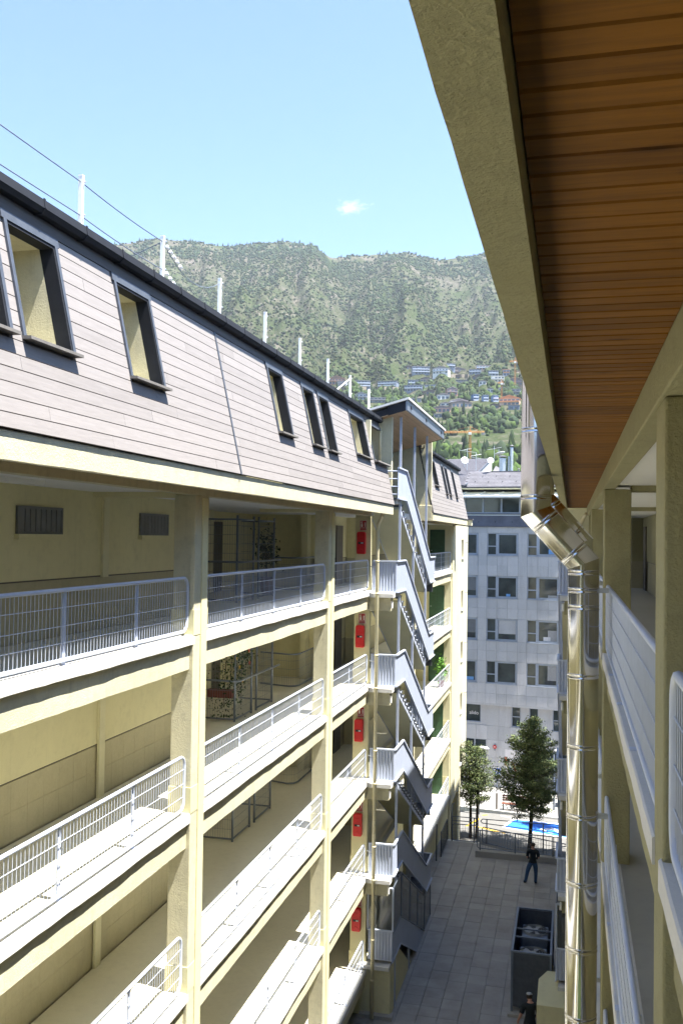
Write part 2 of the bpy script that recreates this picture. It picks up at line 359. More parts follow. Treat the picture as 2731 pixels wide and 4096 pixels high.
for a,b_ in (((-1.4,56.2),(-.9,56.35)),((-.9,56.35),(-.6,55.9)),((-.6,55.9),(-.2,55.95)),((-1.1,56.3),(-1.0,56.7))):
    d=(Vector((b_[0]-a[0],b_[1]-a[1],0))); nn=Vector((-d.y,d.x,0)).normalized()*.055
    m.prism([(a[0]+nn.x,a[1]+nn.y,ST+.012),(b_[0]+nn.x,b_[1]+nn.y,ST+.012),(b_[0]-nn.x,b_[1]-nn.y,ST+.012),(a[0]-nn.x,a[1]-nn.y,ST+.012)],(0,0,-.003))
m.build('wheelchair_emblem','white_paint',road)
def line(name,mat,a,b,w,z):
    d=Vector((b[0]-a[0],b[1]-a[1],0)); n=Vector((-d.y,d.x,0)).normalized()*w/2
    return quadsheet(name,mat,[(a[0]+n.x,a[1]+n.y),(b[0]+n.x,b[1]+n.y),(b[0]-n.x,b[1]-n.y),(a[0]-n.x,a[1]-n.y)],z)
for a,b_ in (((-5.9,55.6),(-5.3,57.3)),((-5.4,55.7),(-4.2,55.15)),((-4.2,55.15),(-3.6,54.9)),((-5.2,58.0),(-4.9,58.2)),((-8.5,56.5),(-6.4,55.4))): line('yellow_line','yellow_paint',a,b_,.16,ST+.004)
for a,b_ in (((-4.1,58.3),(-3.2,57.9)),((-9,57.6),(-6.6,57.2)),): line('white_line','white_paint',a,b_,.12,ST+.004)

# courtyard: paving slabs as pieces on a bed
YK=43.42
m=MB(); m.box(-6.6,1.2,-2,YK,G-.6,G-.05); m.box(-6.6,-4.2,YK,45.45,G-.6,G-.05); court=struct(m.build('courtyard','concrete_grey'))
tx,ty=0.62,0.62
n=0; rest=MB()
for j in range(33):
    for i in range(12):
        x=-6.35+tx*(i+.5); y=45.4-ty*(j+.5)
        if y>YK-.05 and x>-4.3: continue
        if x>.9: continue
        jz=random.uniform(-.003,.003)
        if n<298 and j>=2 or (y>YK and x<-4.3):
            if i>=10 and j>6: 
                rest.box(x-tx/2+.006,x+tx/2-.006,y-ty/2+.006,y+ty/2-.006,G-.05,G+jz); continue
            piece('paving_slab','paver',court,(x,y,G-.025+jz/2),(tx-.014,ty-.006,.05+jz)); n+=1
        else: rest.box(x-tx/2+.006,x+tx/2-.006,y-ty/2+.006,y+ty/2-.006,G-.05,G+jz)
for j in range(33,72):
    for i in range(12):
        x=-6.35+tx*(i+.5); y=45.4-ty*(j+.5); rest.box(x-tx/2+.006,x+tx/2-.006,y-ty/2+.006,y+ty/2-.006,G-.05,G)
o=rest.build('paving','paver',court); stuff(o)
m=MB(); m.box(-4.2,1.2,YK,YK+.3,G-.6,G+.28); struct(m.build('kerb_wall','concrete_grey',bevel=.02))
# ramp from the courtyard down to the street
m=MB(); m.hexa([(-4.2,43.75,-17.2),(1.0,43.75,-17.2),(1.0,45.3,-17.2),(-4.2,45.3,-17.2),(-4.2,43.75,G),(1.0,43.75,-15.55),(1.0,45.3,-15.55),(-4.2,45.3,G)])
m.box(1.0,2.6,43.75,47.0,-17.2,-15.55)
m.hexa([(-4.2,45.32,-17.25),(1.0,45.32,-17.25),(1.0,46.9,-17.25),(-4.2,46.9,-17.25),(-4.2,45.32,-16.98),(1.0,45.32,-15.56),(1.0,46.9,-15.56),(-4.2,46.9,-16.98)])
struct(m.build('ramp','pavement_light'))
m=MB(); m.box(-9,-4.2,45.45,45.75,-17.2,G-.05); m.box(-9,-6.6,36,45.45,-17.2,G-.06); struct(m.build('retaining_wall','concrete_white'))

def fence(name,label,pts_top,pts_bot,spacing=.12,posts=(),mat='metal_grey',wire=.006,mid=None,group='courtyard fences'):
    """tube frame with a wire infill between two polylines (same number of points)"""
    base=pts_bot[0]; rt_=thing(name,label,'fence',base,group)
    m=MB(); loop=[Vector(p) for p in pts_top]+[Vector(p) for p in pts_bot[::-1]]
    out=[]
    k=len(loop)
    for i in range(k):
        a,b,c=loop[i-1],loop[i],loop[(i+1)%k]; r=.12
        for t_ in (0,.25,.5,.75,1):
            p0=b+(a-b).normalized()*min(r,(a-b).length/2); p1=b+(c-b).normalized()*min(r,(c-b).length/2)
            out.append(p0*(1-t_)**2+b*2*t_*(1-t_)+p1*t_**2)
    m.tube(out,.024,8,closed=True); m.build('frame',mat,rt_,smooth=True)
    m=MB()
    for i in range(len(pts_top)-1):
        a,b=Vector(pts_top[i]),Vector(pts_top[i+1]); c,d=Vector(pts_bot[i]),Vector(pts_bot[i+1]); L=(b-a).length; nn=max(2,int(L/spacing))
        for j in range(1,nn): 
            t_=j/nn; m.wire(a.lerp(b,t_),c.lerp(d,t_),wire)
        for h in (.25,.5,.75): m.wire(a.lerp(c,h),b.lerp(d,h),wire)
    m.build('wire_mesh',mat,rt_)
    for p,q in posts:
        m=MB(); m.tube([p,q],.03,8); m.build('post',mat,rt_,smooth=True)
    if mid:
        for a,b in mid: m=MB(); m.tube([a,b],.022,8); m.build('rail',mat,rt_,smooth=True)
    return rt_
fence('tube_fence','grey tube and wire fence section at the courtyard end beside the yellow corner pillar',[(-5.5,45.4,-13.82),(-4.25,45.4,-13.82)],[(-5.5,45.4,-14.6),(-4.25,45.4,-14.6)],posts=[((-5.52,45.4,-14.65),(-5.52,45.4,-12.88)),((-4.45,45.4,-14.65),(-4.45,45.4,-13.45))],
  mid=[((-5.5,45.4,-13.47),(-4.25,45.4,-13.47)),((-5.5,45.4,-13.66),(-4.25,45.4,-13.66)),((-5.52,45.4,-12.88),(-5.4,45.4,-12.84))])
fence('tube_fence','grey tube and wire fence standing on the low kerb in front of the ramp',[(-4.12,43.57,-13.46),(-.4,43.57,-13.46)],[(-4.12,43.57,-14.28),(-.4,43.57,-14.3)],posts=[((-4.0,43.57,G+.28),(-4.0,43.57,-13.46)),((-2.4,43.57,G+.28),(-2.4,43.57,-13.46)),((-.72,43.57,G+.28),(-.72,43.57,-13.46))])
fence('tube_fence','grey sloping handrail fence between ramp and street, two crossing top rails',[(-4.06,45.36,-13.84),(1.0,45.36,-14.45)],[(-4.06,45.36,G+.1),(1.0,45.36,-15.4)],posts=[((-3.85,45.36,G),(-3.85,45.36,-13.47)),((-1.2,45.36,-15.05),(-1.2,45.36,-13.47))],mid=[((-4.06,45.36,-13.47),(1.0,45.36,-13.44)),((-4.06,45.36,-13.47),(-4.14,45.36,-13.58)),((-4.14,45.36,-13.58),(-4.06,45.36,-13.66)),((-4.06,45.36,-13.66),(1.0,45.36,-13.9))])
fence('tube_fence','grey low fence on the lower ramp lane nearest the road',[(-3.6,46.95,-15.95),(1.0,46.95,-14.55)],[(-3.6,46.95,-16.75),(1.0,46.95,-15.45)],posts=[((-1.6,46.95,-16.3),(-1.6,46.95,-15.35))])
fence('tube_fence','dark narrow gate fence along the yellow left wall near the stair foot',[(-5.72,43.0,-13.55),(-5.72,45.2,-13.55)],[(-5.72,43.0,-14.55),(-5.72,45.2,-14.55)],posts=[((-5.85,42.4,-14.65),(-5.85,42.4,-13.0)),((-5.72,43.0,-14.65),(-5.72,43.0,-13.5))],mat='metal_frame')
for i in range(2):
    m=MB(); m.tube([(-2.2+.5*i,47.6,ST),(-2.2+.5*i,47.6,ST+.75)],.05,10); m.tube([(-2.2+.5*i,47.6,ST+.75),(-2.2+.5*i,47.6,ST+.8)],[.05,.02],10)
    tag(m.build('bollard','metal_grey',smooth=False),['short grey bollard beyond the ramp, left of the pair','short grey bollard beyond the ramp, right of the pair'][i],'bollard','bollards by the road')
# ------------------------------------------------------------------ apartment blocks either side of the courtyard
TL=0.22  # lean of the mansard
def mans(sd,y,z,out=0.0):   # point on the leaning cladding plane, 'out' metres proud of it
    u=-0.70+(z-1.01)*TL-out; return (sd.X(u),y,z+sd.dz)
def grid_wall(fn,ys,zs,holes,thick):
    m=MB(); ys=sorted(set(ys)); zs=sorted(set(zs))
    for a,b in zip(ys,ys[1:]):
        for c,d in zip(zs,zs[1:]):
            my,mz=(a+b)/2,(c+d)/2
            if any(h[0]<my<h[1] and h[2]<mz<h[3] for h in holes): continue
            m.hexa([fn(a,c,0),fn(b,c,0),fn(b,c,-thick),fn(a,c,-thick),fn(a,d,0),fn(b,d,0),fn(b,d,-thick),fn(a,d,-thick)])
    return m
def cladding(sd,parent,ya,yb,holes,joints,rows=15,detail=True):
    z0,pitch=1.01,0.1585
    if not detail:
        grid_wall(lambda y,z,o:mans(sd,y,z,o),[ya,yb],[z0,3.39],[],.05).build('cladding','cladding',parent); return
    grid_wall(lambda y,z,o:mans(sd,y,z,o-.012),[ya,yb]+[h[i] for h in holes for i in (0,1)],[z0,3.6]+[h[i] for h in holes for i in (2,3)],holes,.05).build('cladding_backing','cladding_dark',parent)
    ang=math.atan(TL)
    rnd=random.Random(3)
    for r in range(rows):
        za=z0+r*pitch; zb=za+pitch; zc=(za+zb)/2
        segs=[(ya,yb)]
        cuts=list(joints)
        y=ya+rnd.uniform(1,4.5)
        while y<yb: cuts.append(y); y+=rnd.uniform(3.2,4.8)
        for h in holes:
            if h[2]-.03<zc<h[3]+.05:
                ns=[]
                for a,b in segs:
                    if h[1]<=a or h[0]>=b: ns.append((a,b))
                    else:
                        if h[0]>a: ns.append((a,h[0]))
                        if h[1]<b: ns.append((h[1],b))
                segs=ns
        for cpt in cuts:
            ns=[]
            for a,b in segs:
                if a+.15<cpt<b-.15: ns += [(a,cpt),(cpt,b)]
                else: ns.append((a,b))
            segs=ns
        for a,b in segs:
            if b-a<.03: continue
            c=mans(sd,(a+b)/2,zc,.004+rnd.uniform(0,.002)); 
            piece('cladding_board','cladding',parent,c,(.022,b-a-.004,pitch/math.cos(ang)-.0115),(0,-sd.s*-ang if sd.s>0 else -ang,0))
def window_hole(sd,parent,y0,y1,z0,z1,open_end=False):
    """deep window opening in the mansard: metal lining, stucco reveal, dark back; frame and sill"""
    m=MB(); d1=.15
    def q(y,z,dep): p=mans(sd,y,z,0); return (p[0]+sd.s*dep,p[1],p[2])
    # lining (thin metal box), pushed out 2 cm
    t=.025
    def ring(ya,yb,za,zb,o0,o1,th,mi=0):
        for (a,b,c,d) in ((ya,ya+th,za,zb),(yb-th,yb,za,zb),(ya+th,yb-th,zb-th,zb),(ya+th,yb-th,za,za+th)):
            m.hexa([q(a,c,o0),q(b,c,o0),q(b,c,o1),q(a,c,o1),q(a,d,o0),q(b,d,o0),q(b,d,o1),q(a,d,o1)],mi)
    ring(y0,y1,z0,z1,-.03,d1,t); m2=MB()
    for (a,b,c,d) in ((y0-.055,y0+.002,z0,z1+.01),(y1-.002,y1+.055,z0,z1+.01),(y0-.09,y1+.09,z1+.01,z1+.11)):
        m2.hexa([q(a,c,-.045),q(b,c,-.045),q(b,c,-.01),q(a,c,-.01),q(a,d,-.045),q(b,d,-.045),q(b,d,-.01),q(a,d,-.01)])
    w=m2.build('window','metal_frame',parent); m.build('lining','metal_dark',w)
    m=MB(); ring(y0,y1,z0,z1,d1,1.5,t); m.build('reveal','stucco_yellow',w)
    m=MB(); m.hexa([q(y0,z0,1.5),q(y1,z0,1.5),q(y1,z0,1.55),q(y0,z0,1.55),q(y0,z1,1.5),q(y1,z1,1.5),q(y1,z1,1.55),q(y0,z1,1.55)]); m.build('pane','glass_dark',w)
    m=MB(); m.hexa([q(y0-.06,z0-.035,-.125),q(y1+.06,z0-.035,-.125),q(y1+.06,z0-.035,.2),q(y0-.06,z0-.035,.2),q(y0-.06,z0-.002,-.13),q(y1+.06,z0-.002,-.13),q(y1+.06,z0+.012,.2),q(y0-.06,z0+.012,.2)]); m.build('sill','sill_grey',w)
    return w
    o=bpy.data.objects.new(name,None); C.objects.link(o); o.empty_display_size=.1; attach(o,parent); ROOTLOC[o.name]=(0,0,0); return o
def roof_gutter(sd,parent,ya,yb):
    dz=sd.dz
    m=MB(); P=sd.P
    # frieze under the gutter, leaning with the wall; gutter shade put into its colour
    m.hexa([mans(sd,ya,3.39,.03),mans(sd,yb,3.39,.03),mans(sd,yb,3.39,-.03),mans(sd,ya,3.39,-.03),mans(sd,ya,3.62,.03),mans(sd,yb,3.62,.03),mans(sd,yb,3.62,-.03),mans(sd,ya,3.62,-.03)])
    m.build('frieze','cladding_dark',parent)
    m=MB(); u0=-.30
    pts=[(u0,3.70),(u0-.015,3.60),(u0+.03,3.55),(u0+.13,3.55),(u0+.16,3.6),(u0+.16,3.68)]
    inn=[(u0+.15,3.68),(u0+.145,3.605),(u0+.125,3.565),(u0+.035,3.565),(u0,3.605),(u0+.012,3.70)]
    m.prism([P(u,ya,z+dz) for u,z in pts+inn],(0,yb-ya,0)); g=m.build('gutter','metal_dark',parent)
    y=ya+.35
    while y<yb:
        m=MB(); m.prism([P(u,y,z+dz) for u,z in ((u0-.004,3.715),(u0-.024,3.60),(u0+.026,3.535),(u0+.13,3.535),(u0+.13,3.545),(u0+.03,3.548),(u0-.012,3.602),(u0+.006,3.715))],(0,.035,0)); 
        m.build('bracket','metal_dark',g); y+=.93
    m=MB(); m.hexa([P(-.2,ya,3.62+dz),P(-.2,yb,3.62+dz),P(7,yb,4.3+dz),P(7,ya,4.3+dz),P(-.2,ya,3.70+dz),P(-.2,yb,3.70+dz),P(7,yb,4.4+dz),P(7,ya,4.4+dz)]); m.build('roof','slate',parent)
def eaves(sd,parent,ya,yb,boards=None):
    dz=sd.dz
    rough_bar(sd,'fascia','stucco_yellow',parent,-.68,-.55,ya,yb,.71+dz*1.65,1.0+dz,.0025,int(ya)+3)
    sd.b('eaves_beam','stucco_yellow',parent,.0,.17,ya,yb,.657+dz,1.0+dz,.01)
    sd.b('eaves_deck','concrete_grey',parent,-.55,.3,ya,yb,.93+dz,1.0+dz)
    if boards is None:
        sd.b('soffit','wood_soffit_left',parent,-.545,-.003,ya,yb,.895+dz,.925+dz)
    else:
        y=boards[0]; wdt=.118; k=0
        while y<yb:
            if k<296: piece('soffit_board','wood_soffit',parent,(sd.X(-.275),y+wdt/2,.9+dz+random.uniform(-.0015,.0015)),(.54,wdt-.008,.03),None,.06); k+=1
            y+=wdt
        m=MB(); y=boards[0]-wdt
        while y>ya: 
            m.box(sd.X(-.545),sd.X(-.005),y+.002,y+wdt-.004,.885+dz,.915+dz); y-=wdt
        stuff(m.build('soffit_planking','wood_soffit',parent))
def railing_meshes(sd,L,posts,wr=.0044):
    f=MB(); u=.10 if sd.s<0 else .065; r=.16; zt,zb=.945,.075
    pts=[]
    for (cy,cz,a0) in ((L-r,zt-r,0),(r,zt-r,90),(r,zb+r,180),(L-r,zb+r,270)):
        for k in range(6): a=R(a0+k*18); pts.append((sd.s*u,cy+math.cos(a)*r,cz+math.sin(a)*r))
    f.tube(pts,.027,8,closed=True)
    w=MB(); y=.06
    n=int((L-.1)/.083)
    for i in range(n+1):
        y=.05+i*(L-.1)/n; inset=0
        if y<r: inset=r-math.sqrt(max(0,r*r-(r-y)**2))
        if y>L-r: inset=r-math.sqrt(max(0,r*r-(y-L+r)**2))
        w.wire((sd.s*u,y,zb+inset),(sd.s*u,y,zt-inset),wr)
    for h in (.26,.47,.70): w.wire((sd.s*(u-.006),.03,h+.03),(sd.s*(u-.006),L-.03,h+.03),.0048)
    p=MB()
    p.box(sd.s*(u+.03),sd.s*(u+.042),-.045,.045,0,.9); p.box(sd.s*(u-.06),sd.s*(u+.09),-.05,.05,0,.012)
    p.prism([(sd.s*(u+.042),-.006,0),(sd.s*(u+.042),-.006,.93),(sd.s*(u+.005),-.006,.93),(sd.s*(u+.03),-.006,.6)],(0,.012,0))
    return f.mesh('rail_frame','rail_white',True),w.mesh('rail_wires','rail_white'),p.mesh('rail_post','rail_white')
def railing(sd,meshes,y0,n,posts,label,group):
    root=thing('balcony_railing',label,'railing',(sd.xs,y0,sd.zf(n)),group)
    for nm,me in (('frame',meshes[0]),('wire_mesh',meshes[1])):
        o=bpy.data.objects.new(nm,me); C.objects.link(o); o.parent=root
    for y in posts:
        o=bpy.data.objects.new('post',meshes[2]); C.objects.link(o); o.parent=root; o.location=(0,y-y0,0)
    return root

def rough_bar(sd,name,mat,parent,u0,u1,y0,y1,z0,z1,amp,seed):
    rg=random.Random(seed); n=max(3,int((y1-y0)/.22)); m=MB(); vs=[]; fs=[]; a=b=0
    for i in range(n+1):
        y=y0+(y1-y0)*i/n; a=.6*a+rg.uniform(-amp,amp); b=.6*b+rg.uniform(-amp,amp); c=rg.uniform(-amp,amp)*.5
        vs += [sd.P(u0+b*.6,y,z0+a),sd.P(u1,y,z0),sd.P(u1,y,z1),sd.P(u0+.012+b*.4,y,z1),sd.P(u0+b*.5,y,z1-.012+c*.3),]
    for i in range(n):
        for k in range(5): p=i*5+k; q=i*5+(k+1)%5; fs.append((p,q,q+5,p+5))
    fs += [(0,1,2,3,4),tuple(n*5+k for k in range(5))[::-1]]
    m.add(vs,fs); return m.build(name,sd.swap.get(mat,mat),parent)
def apartment(sd,label,cols,Y0,holes,detail,hall):
    root=thing('apartment_block',label,'building',(sd.X(2),20,G))
    b=lambda *a,**k: sd.b(a[0],a[1],root,*a[2:],**k)
    YM=28.1; YE=48.3; dz=sd.dz; zt=.95+dz
    # columns
    for (a,c) in cols:
        b('column','stucco_yellow',0.0 if hall else .015,.38,a,c,G-.3,.655+dz,bevel=.015)
        if hall: b('joint_cover','stucco_smooth',-.022,.03,a+.27,a+.52,G-.3,.62+dz,bevel=.006)
        for n in range(1,6) if hall else (): b('column_base_band','stucco_smooth',-.006,.39,a-.015,c+.012,sd.zf(n)+.0,sd.zf(n)+.42)
    edges=[Y0]+[v for ac in cols for v in ac]+[YM+.15]
    bays=[(edges[i],edges[i+1]) for i in range(0,len(edges),2) if edges[i+1]-edges[i]>.5]
    gal=[(36.6,48.3)]
    for n in range(1,6):
        z=sd.zf(n)
        if hall: 
            b('floor_slab','floor_cream',.26,1.9,Y0,YE,z-.14,z); b('hall_floor','floor_cream',1.9,4.2,17.9,29,z-.14,z-.002)
            b('ceiling','ceiling_white',.365,1.9,Y0,YE,z-.53,z-.141); b('hall_ceiling','ceiling_white',1.9,4.2,17.9,29,z-.53,z-.143)
        else:
            b('floor_slab','floor_cream',.26,1.9,Y0,YE,z-.14,z); b('ceiling','ceiling_white',.365,1.9,Y0,YE,z-.53,z-.141)
        for (a,c) in bays+gal:
            rough_bar(sd,'coping','concrete_white',root,0.0,.26,a-(.05 if a>Y0 else 0),c+(.06 if c<YM else .0),z-.15,z+.004,.006,int(a*7+n))
            rough_bar(sd,'beam','stucco_yellow',root,.07,.36,a,c,z-.56,z-.15,.005,int(a*11+n))
        for (a,c) in cols: b('cross_beam','stucco_smooth',.38,1.9,a+.06,c-.06,z-.61,z-.53)
        b('gallery_edge','concrete_white',.34,.5,YM+.15,36.6,z-.2,z+.01)
    b('ceiling','ceiling_white',.172,1.9,Y0,YE,.71+dz,.94+dz)
    if hall: b('hall_ceiling','ceiling_white',1.9,4.2,17.9,29,.71+dz,.94+dz)
    for (a,c) in cols: b('cross_beam','stucco_smooth',.39,1.9,a+.06,c-.06,.63+dz,.71+dz)
    # back walls storey by storey: rendered above, block wainscot below with a recessed line between
    spans=[(Y0,17.9),(29.0,YE)] if hall else [(Y0,YE)]
    for n in range(1,6):
        z=sd.zf(n); ztop=(sd.zf(n-1)-.53) if n>1 else .71+dz
        for (a,c) in spans:
            b('back_wall','stucco_smooth',1.9,2.15,a,c,z+.93,ztop)
            b('wainscot_core','block_beige',1.935,2.15,a,c,z-.1,z+.93)
            b('wainscot_line','door_brown',1.925,1.94,a,c,z+.905,z+.928)
            if hall and n in (2,3,4) and a<10:
                yy=8.6; k=0
                while yy<c-.1:
                    for r in range(2): piece('wall_panel','block_beige',root,(sd.X(1.927),yy+.22,z+.02+.22+.44*r),(.018,.436,.436))
                    yy+=.44
        if hall: 
            for yb_ in (5.9,14.62,): b('pilaster','stucco_cream',1.855,1.9,yb_,yb_+.2,z+(.0 if n>1 else .9),ztop)
    # roof level
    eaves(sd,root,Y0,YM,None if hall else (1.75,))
    cladding(sd,root,Y0,YM,holes,[14.42],detail=detail)
    if detail:
        m=MB(); m.hexa([mans(sd,14.40,1.01,.03),mans(sd,14.45,1.01,.03),mans(sd,14.45,1.01,.0),mans(sd,14.40,1.01,.0),mans(sd,14.40,3.5,.03),mans(sd,14.45,3.5,.03),mans(sd,14.45,3.5,.0),mans(sd,14.40,3.5,.0)]); m.build('joint_strip','metal_frame',root)
        for h in holes:
            if h[1]<28: window_hole(sd,root,*h)
        h=holes[-1]
    roof_gutter(sd,root,Y0,YM+.05)
    # gable end of the mansard storey
    m=MB(); m.prism([mans(sd,YM,1.0,-.05),mans(sd,YM,2.22 if detail else 3.3,-.05),sd.P(2.2,YM,2.22 if detail else 3.3),sd.P(2.2,YM,.95)],(0,.1,0)); m.build('gable_wall','stucco_yellow',root)
    # main mass behind
    b('core_wall','stucco_smooth',4.2 if hall else 2.15,4.5 if hall else 2.5,Y0,YE,G-2.5,3.6+dz)
    # end of the gallery: pier with the extinguisher faces
    for n in range(1,6):
        z=sd.zf(n); ztop=(sd.zf(n-1)-.53) if n>1 else .71+dz
        b('end_pier','stucco_smooth',.06,.56,YM+.2,YM+.34,z+.02,ztop,bevel=.01)
        b('pier_plinth','stucco_smooth',.05,.58,YM+.185,YM+.355,z+.02,z+.5)
        b('gallery_pier','stucco_smooth',1.55,1.9,YM+4.6,YM+5.1,z,ztop); b('gallery_pier_base','block_beige',1.53,1.9,YM+4.58,YM+5.12,z,z+.9)
        d=MB(); sd.box(d,1.86,1.9,YM+3.0,YM+3.9,z,z+2.05); d.build('door','door_brown',root)
    # far gallery with a door at its end
    b('column','stucco_yellow',0.0,.36,36.45,36.85,G-2.4,.655+dz,bevel=.015)
    for n in range(1,6):
        z=sd.zf(n); ztop=(sd.zf(n-1)-.53) if n>1 else .71+dz
        b('end_wall','stucco_cream',.05,1.9,48.3,48.5,z-.1,ztop)
        b('end_wall_dado','stucco_smooth',.05,.42,48.285,48.3,z,z+.93)
        dr=sd.b('door','green_door',root,.40,1.18,48.25,48.3,z,z+2.1)
        for r in range(5):
            for cc in range(2): sd.b('door_panel','green_door',dr,.46+.36*cc,.46+.36*cc+.30,48.235,48.25,z+.12+.39*r,z+.12+.39*r+.31,bevel=.01)
        sd.b('handle','galvanised',dr,1.06,1.12,48.20,48.235,z+1.0,z+1.03)
    eaves(sd,root,36.5,49.0)
    gh=[(38.45,39.7,2.23,3.28),(41.75,42.4,2.03,3.28),(42.95,43.7,2.03,3.28),(45.4,46.15,2.03,3.28)] if detail else []
    cladding(sd,root,36.5,49.0,gh,[],detail=detail)
    for h in gh: window_hole(sd,root,*h)
    roof_gutter(sd,root,36.4,49.0)
    return root

WH=[(5.0,5.9,2.03,3.27),(7.25,8.2,2.03,3.27),(8.49,9.43,2.03,3.27),(10.9,11.85,2.03,3.27),(17.1,18.0,2.03,3.28),(19.5,20.36,2.03,3.29),(20.85,21.7,2.03,3.29),(23.95,25.63,2.23,3.31),(26.3,28.2,2.23,3.31)]
left=apartment(LS,'long yellow block on the left with open galleries, mansard roof and slit windows',[(-3.2,-2.65),(5.5,6.05),(14.25,14.82),(22.95,23.48)],-8.0,[(0.6,1.5,2.03,3.27),(2.6,3.5,2.03,3.27)]+WH,True,True)
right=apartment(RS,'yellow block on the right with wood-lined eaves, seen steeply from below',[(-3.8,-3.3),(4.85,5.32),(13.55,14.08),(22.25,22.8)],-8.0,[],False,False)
# open corner of the left mansard (last opening runs out at the gable): trim and sill
m=MB()
for a,b_,c,d in ((26.24,26.3,2.23,3.32),(26.2,28.2,3.31,3.41)):
    m.hexa([mans(LS,a,c,.045),mans(LS,b_,c,.045),mans(LS,b_,c,.01),mans(LS,a,c,.01),mans(LS,a,d,.045),mans(LS,b_,d,.045),mans(LS,b_,d,.01),mans(LS,a,d,.01)])
m.build('corner_trim','metal_frame',left)
m=MB(); m.hexa([mans(LS,26.2,2.19,.16),mans(LS,28.15,2.19,.16),mans(LS,28.15,2.19,-.2),mans(LS,26.2,2.19,-.2),mans(LS,26.2,2.235,.16),mans(LS,28.15,2.235,.16),mans(LS,28.15,2.235,-.2),mans(LS,26.2,2.235,-.2)]); m.build('corner_sill','sill_grey',left)
LS.b('corner_jamb','stucco_yellow',left,-.35,2.0,26.1,26.25,2.2,3.4)
# left: solid end wing with slit windows standing on a pillar, eaves band returning round the corner
wing=MB(); sl_=[]
for n in range(1,6): sl_.append((52.45,53.4,LS.zf(n)+.55,LS.zf(n)+1.6))
grid_wall(lambda y,z,o:(LS.X(-o),y,z),[48.5,55.7]+[h[i] for h in sl_ for i in (0,1)],[-13.55,.72]+[h[i] for h in sl_ for i in (2,3)],sl_,.32).build('end_wing_wall','stucco_yellow',left)
for h in sl_:
    w_=LS.b('slit_window','glass_dark',left,.2,.22,h[0],h[1],h[2],h[3]); LS.b('sill','concrete_white',w_,-.06,.2,h[0]-.05,h[1]+.05,h[2]-.06,h[2]+.002)
    m=MB(); m.tube([LS.P(0,54.4,h[3]-.15),LS.P(-.12,54.4,h[3]-.15)],.05,8); m.build('wall_lamp','galvanised',left)
LS.b('end_wing_side','stucco_yellow',left,.32,6,55.4,55.7,-13.55,.7); LS.b('end_wing_floor','stucco_yellow',left,.0,6,48.5,55.7,-13.9,-13.55)
LS.b('pillar','stucco_yellow',left,.03,.5,52.0,53.4,ST-.1,-13.9,.015); LS.b('pillar','stucco_yellow',left,.02,.5,48.4,48.9,ST-.1,-13.4,.015)
LS.b('ground_floor_wall','stucco_smooth',left,1.6,1.9,36.0,55,ST-.1,-13.4)
LS.b('ground_floor_wall','stucco_smooth',left,.1,.4,36.6,48.4,ST-.1,LS.zf(5)-.5)
LS.b('eaves_return','stucco_yellow',left,-.9,1.2,48.98,49.5,.70,.98); LS.b('eaves_return_cap','slate',left,-.95,1.2,48.96,49.55,.98,1.05)
for k,n in ((1,1),): pass
RS.b('end_wing_wall','stucco_yellow',right,.0,.3,47.2,51.3,ST-.1,.7); RS.b('end_gable','stucco_yellow',right,.3,6,51.0,51.3,ST-.1,3.5); m=MB(); m.hexa([RS.P(-.7,49,1.08),RS.P(-.7,51.3,1.08),RS.P(3,51.3,1.08),RS.P(3,49,1.08),RS.P(-.12,49,3.68),RS.P(-.12,51.3,3.68),RS.P(3,51.3,3.68),RS.P(3,49,3.68)]); m.build('end_mansard','cladding',right); RS.b('end_eaves','stucco_yellow',right,-.68,.3,49.0,51.3,.78,1.07)
# hall behind the left gallery: end wall, back wall doors
for n in range(1,6):
    z=LS.zf(n); ztop=(LS.zf(n-1)-.53) if n>1 else .71
    LS.b('hall_end_wall','stucco_smooth',left,2.15,4.2,29.0,29.2,z,ztop); LS.b('hall_near_wall','stucco_cream',left,2.15,4.2,17.7,17.9,z,ztop)
    for y in (19.4,22.3,25.2):
        LS.b('hall_pier','stucco_cream',left,3.9,4.2,y-.9,y-.35,z,ztop); LS.b('hall_door','door_brown',left,4.12,4.2,y,y+.9,z,z+2.05)
    m=MB(); LS.box(m,.9,1.0,9.6,11.2,ztop-.07,ztop); m.build('strip_light','ceiling_white',left)
# vent windows high on the first back wall
for (y0,y1) in ((12.05,13.3),(16.05,17.3)):
    m=MB()
    for a,b_,c,d in ((y0,y1,-.02,.02),(y0,y1,.36,.40),(y0,y0+.05,.02,.36),(y1-.05,y1,.02,.36)): LS.box(m,1.86,1.9,a,b_,c,d)
    v=m.build('vent_window','louvre_grey',left)
    k=8
    for i in range(k): LS.b('louvre','louvre_grey',v,1.868,1.885,y0+.05+i*(y1-y0-.1)/k+.012,y0+.05+(i+1)*(y1-y0-.1)/k-.012,.02,.36)
    LS.b('back','interior_dark',v,1.89,1.899,y0,y1,-.01,.39); LS.b('sill','stucco_smooth',v,1.82,1.9,y0-.03,y1+.03,-.1,-.02)
